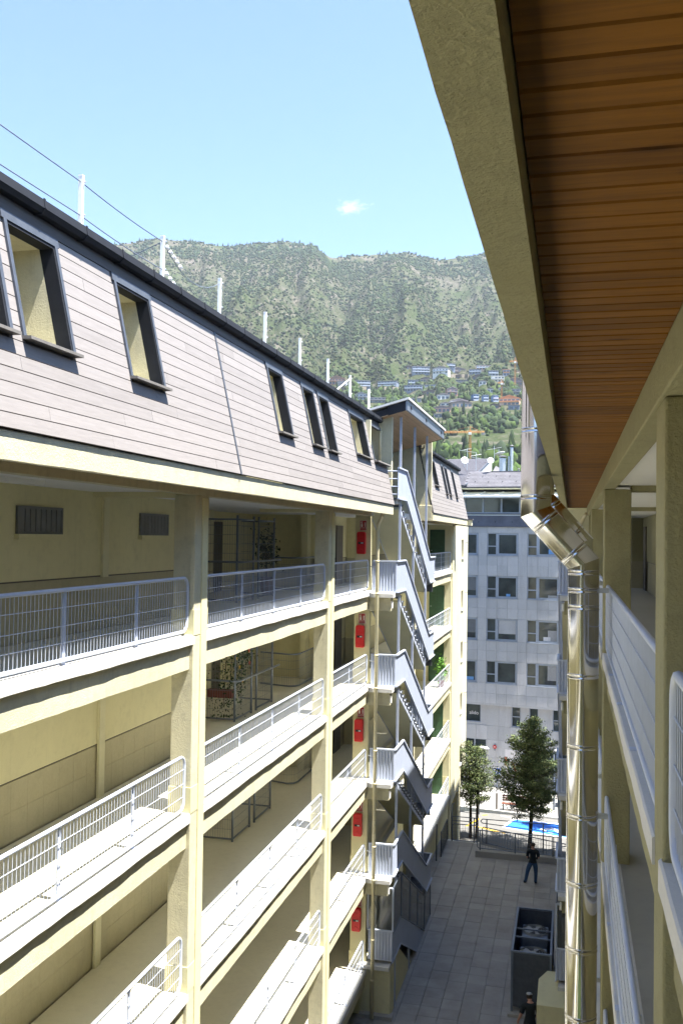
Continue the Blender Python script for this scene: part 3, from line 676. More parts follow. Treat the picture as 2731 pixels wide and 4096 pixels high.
# railings: one thing per bay and floor
for sd,nm,bays in ((LS,'left',[(6.1,14.2,(8.4,10.45,12.45),'nearest'),(14.86,22.9,(16.9,18.9,20.9),'middle'),(23.52,28.1,(25.9,),'stair-side'),(36.9,48.25,(39,41,43,45,47),'far')]),(RS,'right',[(5.36,13.51,(7.4,9.4,11.4),'second'),(-3.26,4.81,(-1.2,.8,2.8),'nearest'),(14.12,22.2,(16.2,18.2,20.2),'third'),(36.9,47.1,(39,41,43,45),'far')])):
    for (a,c,ps,bw) in bays:
        me=railing_meshes(sd,c-a,ps,.0043 if a<10 else (.0040 if a<20 else (.0030 if a<30 else .0020)))
        for n in range(1,6):
            if nm=='right' and (n>3 or (bw in('third','far') and n>2)): continue
            if nm=='left' and bw=='nearest' and n>4: continue
            lab='pale tube railing with wire infill, %s bay of the %s block, %s gallery'%(bw,nm,FLOORW[n-1])
            if nm=='left' and bw=='far': lab='pale wire railing beyond the stairs in front of the green doors, %s gallery'%FLOORW[n-1]
            railing(sd,me,a,n,ps,lab,'railings of the %s block'%nm)

# unseen wing added behind the viewer to keep sky light off the right side
for n in range(1,6):
    z=RS.zf(n); m=MB(); m.box(-6.0,.43,-8.25,-8.0,z-.15,z+.004); m.build('sky_blocker_coping','concrete_white',right)
    m=MB(); m.box(-6.0,.43,-8.4,-8.1,z-.56,z-.15); m.build('sky_blocker_beam','stucco_yellow_shaded',right)
m=MB(); m.box(-6.0,2.5,-10.4,-10.1,G-.3,3.7); m.build('sky_blocker_wall','stucco_smooth_shaded',right)
m=MB(); m.box(-6.0,.6,-9,-7.4,.7,1.0); m.build('sky_blocker_eaves','stucco_yellow_shaded',right)
m=MB(); m.hexa([(-6,-7.4,1.0),(1,-7.4,1.0),(1,-9,1.0),(-6,-9,1.0),(-6,-7.9,3.6),(1,-7.9,3.6),(1,-9,3.6),(-6,-9,3.6)]); m.build('sky_blocker_mansard','cladding',right)
# ------------------------------------------------------------------ open metal staircases with small lean-to roofs
def corrug(fn,L,z0,z1,pitch=.095,amp=.022,mi=0):
    m=MB(); n=int(round(L/pitch))*6; pr=[]
    for i in range(n+1):
        t=i/n*L; ph=(t/pitch)%1.0; d=amp*max(0,math.sin(math.pi*min(1,ph/.72))) if ph<.72 else 0
        pr.append((t,d))
    for (a,da),(b,db) in zip(pr,pr[1:]): m.add([fn(a,da,z0),fn(b,db,z0),fn(b,db,z1),fn(a,da,z1)],[(0,1,2,3)])
    return m
def staircase(sd,label,upper):
    YN,YA,YB,YF=28.3,29.75,35.05,36.4; uo=-.78; ui=.30; dz=sd.dz
    root=thing('external_staircase',label,'staircase',(sd.X(-.4),32,G))
    P=sd.P
    def cap(pts,mat='rail_white',w=.05,h=.045,nm='cap_rail'):
        m=MB()
        for (a,b) in zip(pts,pts[1:]):
            m.hexa([P(uo-w/2-.02,a[0],a[1]),P(uo+w/2,a[0],a[1]),P(uo+w/2,b[0],b[1]),P(uo-w/2-.02,b[0],b[1]),P(uo-w/2-.02,a[0],a[1]+h),P(uo+w/2,a[0],a[1]+h),P(uo+w/2,b[0],b[1]+h),P(uo-w/2-.02,b[0],b[1]+h)])
        return m.build(nm,mat,root)
    for n in range(0,5):
        z=sd.zf(n); z1=z-2.9
        top=[(YN,z+.90),(YA,z+.90),(YB,z1+.90),(YF,z1+.90)]; bot=[(YN,z-.01),(YA,z-.01),(YB,z1-.01),(YF,z1-.01)]
        m=MB()
        for i in range(3):
            a,b,c,d=top[i],top[i+1],bot[i+1],bot[i]
            k=int(max(2,(b[0]-a[0])/.33))
            for j in range(k):
                t0=j/k; t1=(j+1)/k; L=lambda p,q,t:(p[0]+(q[0]-p[0])*t,p[1]+(q[1]-p[1])*t)
                a0,b0,c0,d0=L(a,b,t0),L(a,b,t1),L(d,c,t1),L(d,c,t0); g=.004
                m.prism([P(uo,a0[0]+g,a0[1]),P(uo,b0[0],b0[1]),P(uo,c0[0],c0[1]),P(uo,d0[0]+g,d0[1])],(sd.s*.012,0,0))
                m.box(sd.X(uo+.004),sd.X(uo+.009),a0[0]-.001,a0[0]+g+.001,min(a0[1],d0[1]),max(a0[1],d0[1])) 
        m.build('side_panel','panel_blue',root)
        cap(top); cap([(y,zz-.045) for y,zz in bot],nm='flange')
        # near landing: ribbed end panel, slab and bracket
        if n>0:
            m=corrug(lambda t,d,zz:P(uo+t,YN-d,zz),.76,z-.01,z+.90); m.build('ribbed_panel','panel_blue',root)
            m=MB(); sd.box(m,uo-.02,0.0,YN-.05,YN+.03,z+.90,z+.945); sd.box(m,uo-.02,0,YN-.04,YN+.03,z-.055,z-.01); sd.box(m,-.05,.0,YN-.035,YN+.03,z-.01,z+.9); m.build('panel_frame','rail_white',root)
            sd.b('landing_slab','concrete_white',root,uo+.04,.3,YN-.32,YA-.7,z-.20,z-.06,.015)
            sd.b('landing_beam','stucco_yellow',root,uo+.16,.3,YN-.1,YN+.25,z-.62,z-.2,.01)
            m=MB(); m.tube([P(uo+.12,YN-.14,z-.3),P(uo+.12,YN-.14,z-.52)],.035,8); m.build('drain_spout','white_paint',root)
        else:
            sd.b('landing_slab','concrete_white',root,uo+.04,1.2,YN+.1,YA-.7,z-.2,z-.06,.015)
            m=MB()
            for k in range(4): m.tube([P(uo,YN+.02,z+.1+.24*k),P(.2,YN+.02,z+.1+.24*k)],.02,8)
            m.build('landing_rail','panel_blue',root)
        sd.b('landing_deck','metal_frame',root,uo+.03,.3,YN+.03,YA-.72,z-.06,z-.02)
        sd.b('landing_girder','metal_frame',root,uo+.05,ui,YA-.72,YA-.6,z-.28,z-.02)
        # far landing
        sd.b('far_landing','metal_frame',root,uo+.03,.5,YB-.35,YF,z1-.12,z1-.03); sd.b('far_girder','metal_frame',root,uo+.06,.4,YF-.14,YF-.02,z1-.45,z1-.12)
        m=corrug(lambda t,d,zz:P(uo+t,YF+d*.5,zz),1.0,z1-.01,z1+.9); m.build('ribbed_panel','panel_blue',root)
        m=MB(); sd.box(m,uo-.04,.25,YF-.03,YF+.05,z1+.9,z1+.945); sd.box(m,uo-.04,.25,YF-.02,YF+.06,z1-.055,z1-.005); m.build('panel_frame','rail_white',root)
        # flight: treads, stringers, plastered soffit
        ya=29.0; run=.38; rise=2.9/15; sl=rise/run
        for k in range(1,15):
            y=ya+run*(k-1)+.0; zz=z-rise*k
            m=MB(); sd.box(m,uo+.03,ui-.03,y,y+run+.02,zz-.035,zz); 
            m.prism([P(uo+.03,y+.03,zz-.035),P(uo+.03,y+.30,zz-.035),P(uo+.03,y+.22,zz-.16),P(uo+.03,y+.1,zz-.16)],(sd.s*.02,0,0))
            td=m.build('tread','metal_frame',root); m=MB(); sd.box(m,uo+.028,uo+.06,y+.0,y+.12,zz-.03,zz+.004); m.build('nosing','rail_white',td)
        yb=ya+run*15; 
        def slopebox(u0,u1,d0,d1,nm,mat):
            m=MB(); m.hexa([P(u0,ya,z-d1),P(u1,ya,z-d1),P(u1,yb,z1-d1),P(u0,yb,z1-d1),P(u0,ya,z-d0),P(u1,ya,z-d0),P(u1,yb,z1-d0),P(u0,yb,z1-d0)]); return m.build(nm,mat,root)
        slopebox(uo+.05,uo+.075,.26,.40,'stringer','rail_white'); slopebox(ui-.03,ui,.16,.40,'stringer','panel_blue'); slopebox(uo+.08,ui-.03,.34,.385,'flight_soffit','soffit_yellow')
    # posts from ground to roof
    for y in (29.0,31.67,34.47):
        m=MB(); m.box(sd.X(uo+.0)+.014*-sd.s-.035,sd.X(uo)+.014*-sd.s+.035,y-.035,y+.035,G-.05,3.95+dz)
        o=m.build('post','panel_blue',root); 
        for v in o.data.vertices: v.co.x += sd.s*.075
    # walls round the top landing and the lean-to roof
    def roofz(u): return 3.95+dz-.27*(u+1.1)
    for (ua,y_,zb_) in ((-.54,28.42,.98),(-.60,36.5,1.25)):
        m=MB(); m.prism([P(ua,y_,zb_+dz),P(3,y_,zb_+dz),P(3,y_,roofz(3)+.1),P(ua,y_,roofz(ua)+.1)],(0,.2,0)); m.build('tower_wall',sd.swap.get('stucco_yellow','stucco_yellow'),root)
    sd.b('tower_wall_foot','stucco_yellow',root,-.63,2,36.46,36.76,.69+dz,1.3+dz,.01)
    sd.b('tower_back_wall','stucco_smooth',root,2.2,2.4,28.6,36.5,-15,4.2+dz)
    m=MB(); 
    A=[(-1.12,27.9),(-1.12,36.35)]
    def rp(u,y,o): return P(u,y,roofz(u)+o)
    m.hexa([rp(-1.16,27.86,.27),rp(-1.16,36.44,.27),rp(3,36.44,.27),rp(3,27.86,.27),rp(-1.16,27.86,.335),rp(-1.16,36.44,.335),rp(3,36.44,.335),rp(3,27.86,.335)])
    m.build('roof_sheet','concrete_white',root)
    m=MB(); m.hexa([rp(-1.10,27.95,-.03),rp(-1.10,36.36,-.03),rp(-1.05,36.36,-.03),rp(-1.05,27.95,-.03),rp(-1.10,27.95,.268),rp(-1.10,36.36,.268),rp(-1.05,36.36,.268),rp(-1.05,27.95,.268)]); m.build('fascia_board','metal_grey',root)
    for u0,u1,y0,y1 in ((-1.05,-.50,27.95,28.0),(-1.05,-.5,36.31,36.36)):
        m=MB(); m.hexa([rp(u0,y0,-.03),rp(u0,y1,-.03),rp(u1,y1,-.03),rp(u1,y0,-.03),rp(u0,y0,.268),rp(u0,y1,.268),rp(u1,y1,.268),rp(u1,y0,.268)]); m.build('end_fascia','metal_dark',root)
    for y in (28.6,31.7,35.5):
        m=MB(); m.tube([rp(-1.105,y,.12),rp(-1.12,y,.12)],.07,16); m.tube([rp(-1.12,y,.12),rp(-1.125,y,.12)],.045,16); m.build('fascia_vent','metal_dark',root)
    k=0; u=-1.05
    while u<2.2:
        m=MB(); m.hexa([rp(u+.004,28.0,-.02),rp(u+.004,36.31,-.02),rp(u+.096,36.31,-.02),rp(u+.096,28.0,-.02),rp(u+.004,28.0,.0),rp(u+.004,36.31,.0),rp(u+.096,36.31,.0),rp(u+.096,28.0,.0)]); m.build('soffit_board','wood_soffit_left',root); u+=.1
    m=MB(); m.hexa([rp(-1.05,28.0,.002),rp(-1.05,36.31,.002),rp(3,36.31,.002),rp(3,28.0,.002),rp(-1.05,28.0,.2),rp(-1.05,36.31,.2),rp(3,36.31,.2),rp(3,28.0,.2)]); m.build('roof_core','metal_dark',root)
    # glazed screen round the lowest landing, solid pier below
    z=sd.zf(5)
    m=corrug(lambda t,d,zz:P(uo+t,YN-d,zz),.76,z-.01+.3,z+1.0+.2,amp=.012); m.build('ribbed_panel','panel_blue',root)
    scr=MB()
    top=[(YN,z+2.52),(YA,z+2.50),(34.8,z-.13),(YF-.15,z-.13)]
    bm_=[(YN,z+1.10),(YA,z+1.10),(34.8,G+.03),(YF-.15,G+.03)]
    for i in range(3):
        a,b,c,d=top[i],top[i+1],bm_[i+1],bm_[i]; k=(1,3,1)[i]
        for j in range(k):
            t0,t1=j/k,(j+1)/k; L=lambda p,q,t:(p[0]+(q[0]-p[0])*t,p[1]+(q[1]-p[1])*t)
            a0,b0,c0,d0=L(a,b,t0),L(a,b,t1),L(d,c,t1),L(d,c,t0)
            m=MB(); m.prism([P(uo,a0[0]+.02,a0[1]),P(uo,b0[0]-.02,b0[1]),P(uo,c0[0]-.02,c0[1]),P(uo,d0[0]+.02,d0[1])],(sd.s*.012,0,0)); m.build('screen_pane','glass_smoke',root)
            m=MB(); m.tube([P(uo,b0[0],b0[1]),P(uo,c0[0],c0[1])],.02,6); m.tube([P(uo,a0[0],a0[1]),P(uo,b0[0],b0[1])],.022,6); m.tube([P(uo,d0[0],d0[1]),P(uo,c0[0],c0[1])],.022,6); m.build('screen_bar','metal_grey',root)
    m=MB(); sd.box(m,uo+.03,-.03,YN,YN+.012,z+1.2,z+2.45); m.build('screen_pane','glass_smoke',root)
    m=MB()
    for a in ((uo,YN,z+1.2,uo,YN,z+2.5),(0,YN,z+1.2,0,YN,z+2.5),(uo,YN,z+2.5,0,YN,z+2.5),(uo,YN,z+1.2,0,YN,z+1.2)): m.tube([P(*a[:3]),P(*a[3:])],.03,6)
    m.build('screen_bar','rail_white',root)
    low=[(YN,z+1.10),(YA,z+1.10),(34.75,z-1.42),(YF-.15,z-1.42),(YF-.15,z-2.2),(34.6,z-2.2),(YA,z+.25),(YN,z+.25)]
    m=MB()
    for i in range(3): m.prism([P(uo,*low[i]),P(uo,*low[i+1]),P(uo,*low[6-i]),P(uo,*low[7-i])],(sd.s*.012,0,0))
    m.build('side_panel','panel_blue',root)
    m=MB()
    for a,b in ((low[7],low[6]),(low[6],low[5]),(low[5],low[4])): m.tube([P(uo,*a),P(uo,*b)],.025,6)
    m.build('flange','rail_white',root)
    sd.b('pier','stucco_smooth',root,uo+.05,.6,YN-.05,YN+.6,G,z+.05,.015); sd.b('landing_slab','concrete_white',root,uo+.06,.3,YN-.22,YN+.5,z+.06,z+.19,.015)
    m=MB(); m.prism([P(uo+.06,YN+.6,G),P(uo+.06,YN+.6,z+.1),P(uo+.06,YA,z+.1),P(uo+.06,31.6,G+.3),P(uo+.06,32.2,G)],(sd.s*.9,0,0)); m.build('lower_flight','stucco_smooth',root)
    sd.b('plinth','concrete_grey',root,uo-.05,.2,YN-.25,YN+.05,G,G+.12,.01)
    return root
staircase(LS,'steel staircase with pale blue side panels climbing the left block under a wooden lean-to roof',True)
staircase(RS,'steel staircase with pale blue ribbed panels on the right block behind the shiny flue',True)
# wall behind the stair landings: dark gallery interior is the building itself

# ------------------------------------------------------------------ rain pipes
def pipe_thing(name,label,pts,r,mat,collars=(),cat='pipe',brackets=()):
    root=thing(name,label,cat,pts[-1])
    # rounded path
    V=[Vector(p) for p in pts]; out=[V[0]]
    for i in range(1,len(V)-1):
        a,b,c=V[i-1],V[i],V[i+1]; rr=min(.12,(a-b).length/2,(c-b).length/2)
        p0=b+(a-b).normalized()*rr; p1=b+(c-b).normalized()*rr
        for k in range(6): t_=k/5; out.append(p0*(1-t_)**2+b*2*t_*(1-t_)+p1*t_**2)
    out.append(V[-1])
    m=MB(); m.tube(out,r,14); m.build('pipe_run',mat,root,smooth=True)
    for (p,q) in collars: m=MB(); m.tube([p,q],r*1.13,14); m.build('collar',mat,root,smooth=True)
    for (p,q) in brackets: m=MB(); m.tube([p,q],.012,6); m.build('bracket','galvanised',root)
    return root
x,y=-5.76,27.9
pipe_thing('rain_pipe','cream rain pipe running down the left block beside the staircase',[(-5.55,27.5,.70),(-5.60,27.72,.60),(x,y,.42),(x,y,G+.1)],.056,'pipe_cream',[((x,y,z-.03),(x,y,z+.03)) for z in (-.73,-1.72,-3.6,-4.6,-6.5,-7.5,-9.4,-10.4,-12.2,-13.4)],brackets=[((x,y,z),(-6.02,y+.2,z)) for z in (-.9,-3.8,-6.7,-9.6)])
pipe_thing('rain_pipe','cream rain pipe in the angle of the left mansard and the stair tower',[(-5.93,28.12,3.58),(-5.92,28.2,3.47),(-5.80,28.25,3.38),(-5.79,28.27,2.2)],.045,'pipe_cream',[((-5.79,28.265,3.25),(-5.79,28.265,3.31))])
pipe_thing('rain_pipe','olive rain pipe at the far end of the wooden eaves on the right',[(.40,27.6,.75),(.36,28.0,.70),(.25,28.08,.45),(.25,28.08,-6.0)],.056,'pipe_cream')
# ------------------------------------------------------------------ shiny flues
def flue(label,yc,r,xt,xb,zt,zb,ztop,collz):
    root=thing('steel_flue',label,'flue',(xb,yc,G))
    def seg(nm,pts,rr=None): m=MB(); m.tube(pts,rr or r,40); return m.build(nm,'steel_mirror',root,smooth=False)
    def cyl(nm,a,b,rr,rr2=None):
        m=MB(); a=Vector(a); b=Vector(b); d=(b-a).normalized(); e=d.cross(Vector((0,1,0))).normalized(); g=Vector((0,1,0)) if abs(d.y)<.5 else d.cross(e); n=48
        g=d.cross(e)
        for i in range(n):
            A0=2*math.pi*i/n; A1=2*math.pi*(i+1)/n
            m.add([a+(e*math.cos(A0)+g*math.sin(A0))*rr,a+(e*math.cos(A1)+g*math.sin(A1))*rr,b+(e*math.cos(A1)+g*math.sin(A1))*(rr2 or rr),b+(e*math.cos(A0)+g*math.sin(A0))*(rr2 or rr)],[(0,1,2,3)])
        bm=bmesh.new(); me=m.mesh(nm,'steel_mirror',True); bm.from_mesh(me); bmesh.ops.remove_doubles(bm,verts=bm.verts,dist=1e-5); bm.to_mesh(me); bm.free()
        for p in me.polygons: p.use_smooth=True
        o=bpy.data.objects.new(nm,me); C.objects.link(o); attach(o,root); return o
    def band(c,d,rr=None):
        c=Vector(c); d=Vector(d).normalized(); rr=rr or r; m=MB()
        prof=[(-.034,1.0),(-.032,1.022),(-.020,1.022),(-.016,1.004),(.016,1.004),(.020,1.022),(.032,1.022),(.034,1.0)]
        m.tube([c+d*t for t,_ in prof],[rr*k for _,k in prof],40,caps=False); return m.build('collar','steel_mirror',root,smooth=True)
    # mitred bend: build each piece as a cut cylinder
    def mitre(nm,a,b,na,nb):
        """cylinder along a->b whose ends are cut by planes with normals na, nb"""
        a=Vector(a); b=Vector(b); d=(b-a).normalized(); e=d.cross(Vector((0,1,0))).normalized(); g=d.cross(e).normalized(); n=56; na=Vector(na); nb=Vector(nb)
        vs=[]; fs=[]
        for i in range(n):
            o=(e*math.cos(2*math.pi*i/n)+g*math.sin(2*math.pi*i/n))*r
            vs.append(a+o-d*(o.dot(na)/d.dot(na))); vs.append(b+o-d*(o.dot(nb)/d.dot(nb)))
        for i in range(n): j=(i+1)%n; fs.append((2*i,2*j,2*j+1,2*i+1))
        m=MB(); m.add(vs,fs); o=m.build(nm,'steel_mirror',root,smooth=True); return o
    T=Vector((xt,yc,zt)); B=Vector((xb,yc,zb)); U=Vector((0,0,1)); D=(T-B).normalized()
    n1=(U+D).normalized()
    zs=[zt]+[z for z in (1.38,3.0) if z<ztop]+[ztop]
    mitre('upper_pipe',T,Vector((xt,yc,ztop)),n1,U); mitre('bend_pipe',B,T,n1,n1); mitre('lower_pipe',Vector((xb,yc,G)),B,U,n1)
    for z in collz[0]: band((xt,yc,z),U)
    for t in (.2,.8): band(B.lerp(T,t),D)
    for z in collz[1]: band((xb,yc,z),U)
    m=MB(); m.tube([(xt,yc,ztop),(xt,yc,ztop+.25)],r*.8,24); m.tube([(xt,yc,ztop+.25),(xt,yc,ztop+.4)],[r*1.6,.02],24); m.build('cowl','steel_mirror',root,smooth=True)
    for z in (-.62,-3.4,-6.3): m=MB(); m.box(xb+r-.03,RS.X(.03),yc-.02,yc+.02,z-.03,z+.03); m.build('wall_bracket','galvanised',root)
    return root
flue('shiny steel flue pipe on the right with a slanted offset, nearest of the pair',12.0,.19,-.44,.15,.355,-.29,6.5,([.53,1.38,2.4,3.4],[-.40,-.62,-.83,-1.68,-2.55,-3.40,-4.22,-5.02,-5.85,-6.7,-7.6,-8.5,-9.4]))
flue('thinner dull steel flue half hidden behind the nearest shiny flue',14.0,.13,-.38,.18,.62,-.02,6.3,([.85,1.7],[-.4,-1.3,-2.2,-3.1]))
# ------------------------------------------------------------------ fire extinguisher cabinets and their signs
cab=None
def cabinet(n):
    z=LS.zf(n); x0,x1,y=-6.475,-6.205,28.30
    r=thing('extinguisher_cabinet','red plastic extinguisher cabinet on the end pier of the %s gallery'%FLOORW[n-1],'cabinet',((x0+x1)/2,y,z+1.1),'red cabinets down the stair-side pier')
    za,zb=z+1.13,z+1.82
    m=MB(); n_=14; pts=[]
    for (cx_,cz,a0) in ((x1-.06,zb-.06,0),(x0+.06,zb-.06,90),(x0+.04,za+.04,180),(x1-.04,za+.04,270)):
        rr=.06 if cz>z+1.5 else .04
        for k in range(5): a=R(a0+k*22.5); pts.append((cx_+rr*math.cos(a),y,cz+rr*math.sin(a)))
    m.prism(pts,(0,-.17,0)); b=m.build('case','red_plastic',r,bevel=.018)
    m=MB(); m.box(x0+.05,x1-.05,y-.185,y-.165,za+.40,za+.43); m.box(x0+.08,x1-.08,y-.188,y-.165,za+.52,za+.56); m.prism([(x0+.04,y-.165,za+.08),(x0+.10,y-.165,za+.16),(x1-.10,y-.165,za+.16),(x1-.04,y-.165,za+.08)],(0,-.02,0)); m.build('moulding','red_plastic',b,bevel=.006)
    m=MB(); m.box(x0+.045,x1-.045,y-.183,y-.168,za+.31,za+.375); m.build('window','black_rubber',r,bevel=.012)
    m=MB(); m.box(x0+.14,x1-.06,y-.186,y-.18,za+.325,za+.36); m.build('sticker','poster_white',r)
    m=MB(); m.box(x0-.012,x0+.004,y-.10,y-.05,za+.15,za+.25); m.box(x0-.012,x0+.004,y-.10,y-.05,za+.48,za+.58); m.build('hinge','black_rubber',r)
def sign(n):
    z=LS.zf(n); x0,x1,y=-6.415,-6.195,28.283
    r=thing('extinguisher_sign','small dark red extinguisher sign above the cabinet, %s gallery'%FLOORW[n-1],'sign',((x0+x1)/2,y,z+1.9),'extinguisher signs on the pier')
    za,zb=z+1.86,z+2.18
    m=MB(); m.box(x0,x1,y,y+.012,za,zb); m.build('plate','poster_white',r)
    m=MB(); m.box(x0+.012,x1-.012,y-.004,y,za+.10,zb-.012); m.box(x0+.012,x1-.012,y-.004,y,za+.012,za+.09); m.build('field','red_sign',r)
    m=MB(); m.box(x0+.04,x0+.095,y-.008,y-.004,za+.115,za+.205); m.box(x0+.045,x0+.09,y-.008,y-.004,za+.215,za+.25); m.prism([(x0+.035,y-.004,za+.25),(x0+.095,y-.004,za+.27),(x0+.07,y-.004,za+.285),(x0+.035,y-.004,za+.275)],(0,-.004,0)); m.build('extinguisher_symbol','white_paint',r)
    m=MB()
    for k in range(3): 
        b=za+.115+.045*k; m.prism([(x1-.075,y-.004,b+.02),(x1-.05,y-.004,b),(x1-.028,y-.004,b+.02),(x1-.034,y-.004,b+.045),(x1-.045,y-.004,b+.03),(x1-.06,y-.004,b+.06)],(0,-.004,0))
    m.build('flame_symbol','poster_white',r)
    o=bpy.data.objects.new('lettering',text_mesh('EXTINTOR',.040,'poster_white')); C.objects.link(o); o.rotation_euler=(R(90),0,0); o.location=((x0+x1)/2,y-.006,za+.05); attach(o,r)
for n in range(1,6): cabinet(n); sign(n)

# ------------------------------------------------------------------ roof posts and wires
PY=[11.79,14.50,17.15,19.96,22.76,25.57,28.33,31.11]
ORD=['first','second','third','fourth','fifth','sixth','seventh','eighth','ninth','tenth']
for i,y in enumerate(PY):
    r=thing('roof_post','white post on the left roof edge, %s in view from the near end'%ORD[i],'post',(-6.8,y,3.8),'white posts along the roof edge')
    m=MB(); m.box(-6.83,-6.77,y-.028,y+.028,3.75,5.08); m.box(-6.833,-6.767,y-.031,y+.031,5.08,5.10); m.build('shaft','white_paint',r)
    m=MB(); m.box(-6.9,-6.7,y-.1,y+.1,3.74,3.78); m.build('foot','white_paint',r)
    m=MB(); m.tube([(-6.755,y,5.0),(-6.73,y,5.0)],.015,6); m.tube([(-6.755,y,4.52),(-6.73,y,4.52)],.015,6); m.build('eyelet','galvanised',r)
def wire_thing(label,pts,r=.009):
    m=MB(); m.tube(pts,r,5); tag(m.build('wire','metal_grey'),label,'wire','wires along the roof')
def sag(a,b,d=.03,k=8): return [tuple(Vector(a).lerp(Vector(b),i/k)-Vector((0,0,d*4*(i/k)*(1-i/k)))) for i in range(k+1)]
wire_thing('thin upper wire strung between the roof posts on the left',sag((-6.8,3.0,5.0),(-6.8,PY[0],5.0))+sag((-6.8,PY[0],5.0),(-6.8,PY[1],5.0))[1:])
wire_thing('thin lower wire strung between the roof posts on the left',sag((-6.8,3.0,4.5),(-6.8,PY[0],4.52))+sag((-6.8,PY[0],4.52),(-6.8,PY[1],4.52))[1:])
wire_thing('slack guy wire slanting back from the second roof post in view',[(-6.8,PY[1],5.0),(-9.6,14.9,4.15)],.008)
for k,zz in enumerate((4.98,4.52)):
    r=thing('insulator_string',['string of white insulators at the head of the second roof post','string of white insulators lower on the second roof post'][k],'insulator',(-6.8,PY[1],zz),'insulators on the second post')
    m=MB()
    for j in range(5):
        p=Vector((-6.78,PY[1]+.05,zz)).lerp(Vector((-6.78,PY[1]+.75,zz-.22)),(j+.5)/5); m.tube([p,p+Vector((0,.06,-.02))],.028,8)
    m.tube([(-6.78,PY[1],zz),(-6.78,PY[1]+.8,zz-.24)],.006,4); m.build('beads','white_paint',r)
wire_thing('dark wire falling away from the second roof post towards the third',sag((-6.8,PY[1],5.0),(-6.8,PY[2],5.0),.35),.007)
r=thing('roof_brace','white brace bars tied to the seventh roof post near the stair roof','brace',(-6.8,PY[6],4.6)); m=MB(); m.tube([(-6.8,PY[6],5.0),(-7.2,PY[6]-1.3,4.2)],.02,6); m.build('bar','white_paint',r)

# ------------------------------------------------------------------ wire cages and plants in the left galleries
def cage(n,label):
    z=LS.zf(n); r=thing('wire_cage',label,'cage',(-8.0,22.5,z),'wire cages in the left galleries')
    X=-7.95; top=z+2.15 if n==1 else z+2.2
    m=MB()
    for y in (21.5,22.72,23.1,24.4): m.tube([(X,y,z),(X,y,top)],.03,8)
    for x_ in (-8.9,): m.tube([(x_,21.5,z),(x_,21.5,top)],.03,8)
    m.build('posts','metal_grey',r,smooth=True)
    m=MB()
    for a,b in (((-8.9,21.5),(X,21.5)),((X,21.5),(X,22.72)),((X,23.1),(X,24.4)),((X,24.4),(-8.9,24.4))):
        for zz in (z+.06,z+2.05): m.tube([(a[0],a[1],zz),(b[0],b[1],zz)],.022,8)
    m.build('rails','metal_grey',r,smooth=True)
    m=MB()
    m.tube([(-8.9,21.42,z+1.0),(X+.12,21.42,z+1.0),(X+.14,21.6,z+1.0),(X+.14,24.6,z+1.0)],.026,8); m.build('hand_rail','metal_grey',r,smooth=True)
    m=MB()
    for a,b in (((-8.9,21.5),(X,21.5)),((X,21.5),(X,22.72)),((X,23.1),(X,24.4)),((X,24.4),(-8.9,24.4))):
        A=Vector((a[0],a[1],0)); B=Vector((b[0],b[1],0)); k=max(3,int((B-A).length/.06))
        for i in range(k+1): p=A.lerp(B,i/k); m.wire((p.x,p.y,z+.06),(p.x,p.y,z+2.05),.003)
        for i in range(1,9): m.wire((a[0],a[1],z+.06+.23*i),(b[0],b[1],z+.06+.23*i),.004)
    m.build('wire_mesh','metal_grey',r)
    r2=thing('wire_screen','low curved wire screen in the left gallery beyond the cage, %s gallery'%FLOORW[n-1],'fence',(-8.0,27.5,z),'wire screens in the left galleries')
    m=MB(); pth=[(-9.2,27.1,0),(-8.2,26.8,0),(-8.02,26.9,0),(-7.96,27.1,0),(-7.96,28.9,0)]
    for zz in (z+.05,z+1.0): m.tube([(p[0],p[1],zz) for p in pth],.024,8)
    m.build('frame','metal_grey',r2,smooth=True); m=MB()
    for i in range(len(pth)-1):
        A=Vector(pth[i]); B=Vector(pth[i+1]); k=max(1,int((B-A).length/.06))
        for j in range(k): p=A.lerp(B,j/k); m.wire((p.x,p.y,z+.05),(p.x,p.y,z+1.0),.003)
        for h in (.3,.55,.8): m.wire((A.x,A.y,z+h),(B.x,B.y,z+h),.004)
    m.build('wire_mesh','metal_grey',r2)
for n in range(1,6): cage(n,'grey wire cage with tall posts in the middle bay, %s gallery'%FLOORW[n-1])
def leaves(cs,size,ncol,seed,flat=.5):
    """leaf quads round clump centres: returns mesh arrays with colour attribute"""
    rng=np.random.default_rng(seed); c=np.asarray(cs,float); N=len(c)
    d1=rng.normal(size=(N,3)); d1/=np.linalg.norm(d1,axis=1)[:,None]; d2=np.cross(d1,rng.normal(size=(N,3))); d2/=np.linalg.norm(d2,axis=1)[:,None]+1e-9
    s=size*rng.uniform(.6,1.4,(N,1)); a=c-d1*s; b=c+d2*s*.45; e=c+d1*s; f=c-d2*s*.45
    v=np.stack([a,b,e,f],1).reshape(-1,3); col=np.array(ncol)[rng.integers(0,len(ncol),N)]*rng.uniform(.7,1.3,(N,1))
    return v,col
def leaf_object(name,v,col,mat,parent):
    N=len(v)//4; me=bpy.data.meshes.new(name); me.vertices.add(len(v)); me.vertices.foreach_set('co',v.astype(np.float32).ravel())
    me.loops.add(4*N); me.loops.foreach_set('vertex_index',np.arange(4*N,dtype=np.int32)); me.polygons.add(N); me.polygons.foreach_set('loop_start',np.arange(0,4*N,4,dtype=np.int32)); me.polygons.foreach_set('loop_total',np.full(N,4,np.int32))
    me.update(); me.validate(); at=me.color_attributes.new('col','FLOAT_COLOR','POINT'); cc=np.ones((4*N,4),np.float32); cc[:,:3]=np.repeat(col,4,0); at.data.foreach_set('color',cc.ravel())
    me.materials.append(MAT[mat]); o=bpy.data.objects.new(name,me); C.objects.link(o)
    if parent is not None: attach(o,parent)
    return o
rng=np.random.default_rng(5)
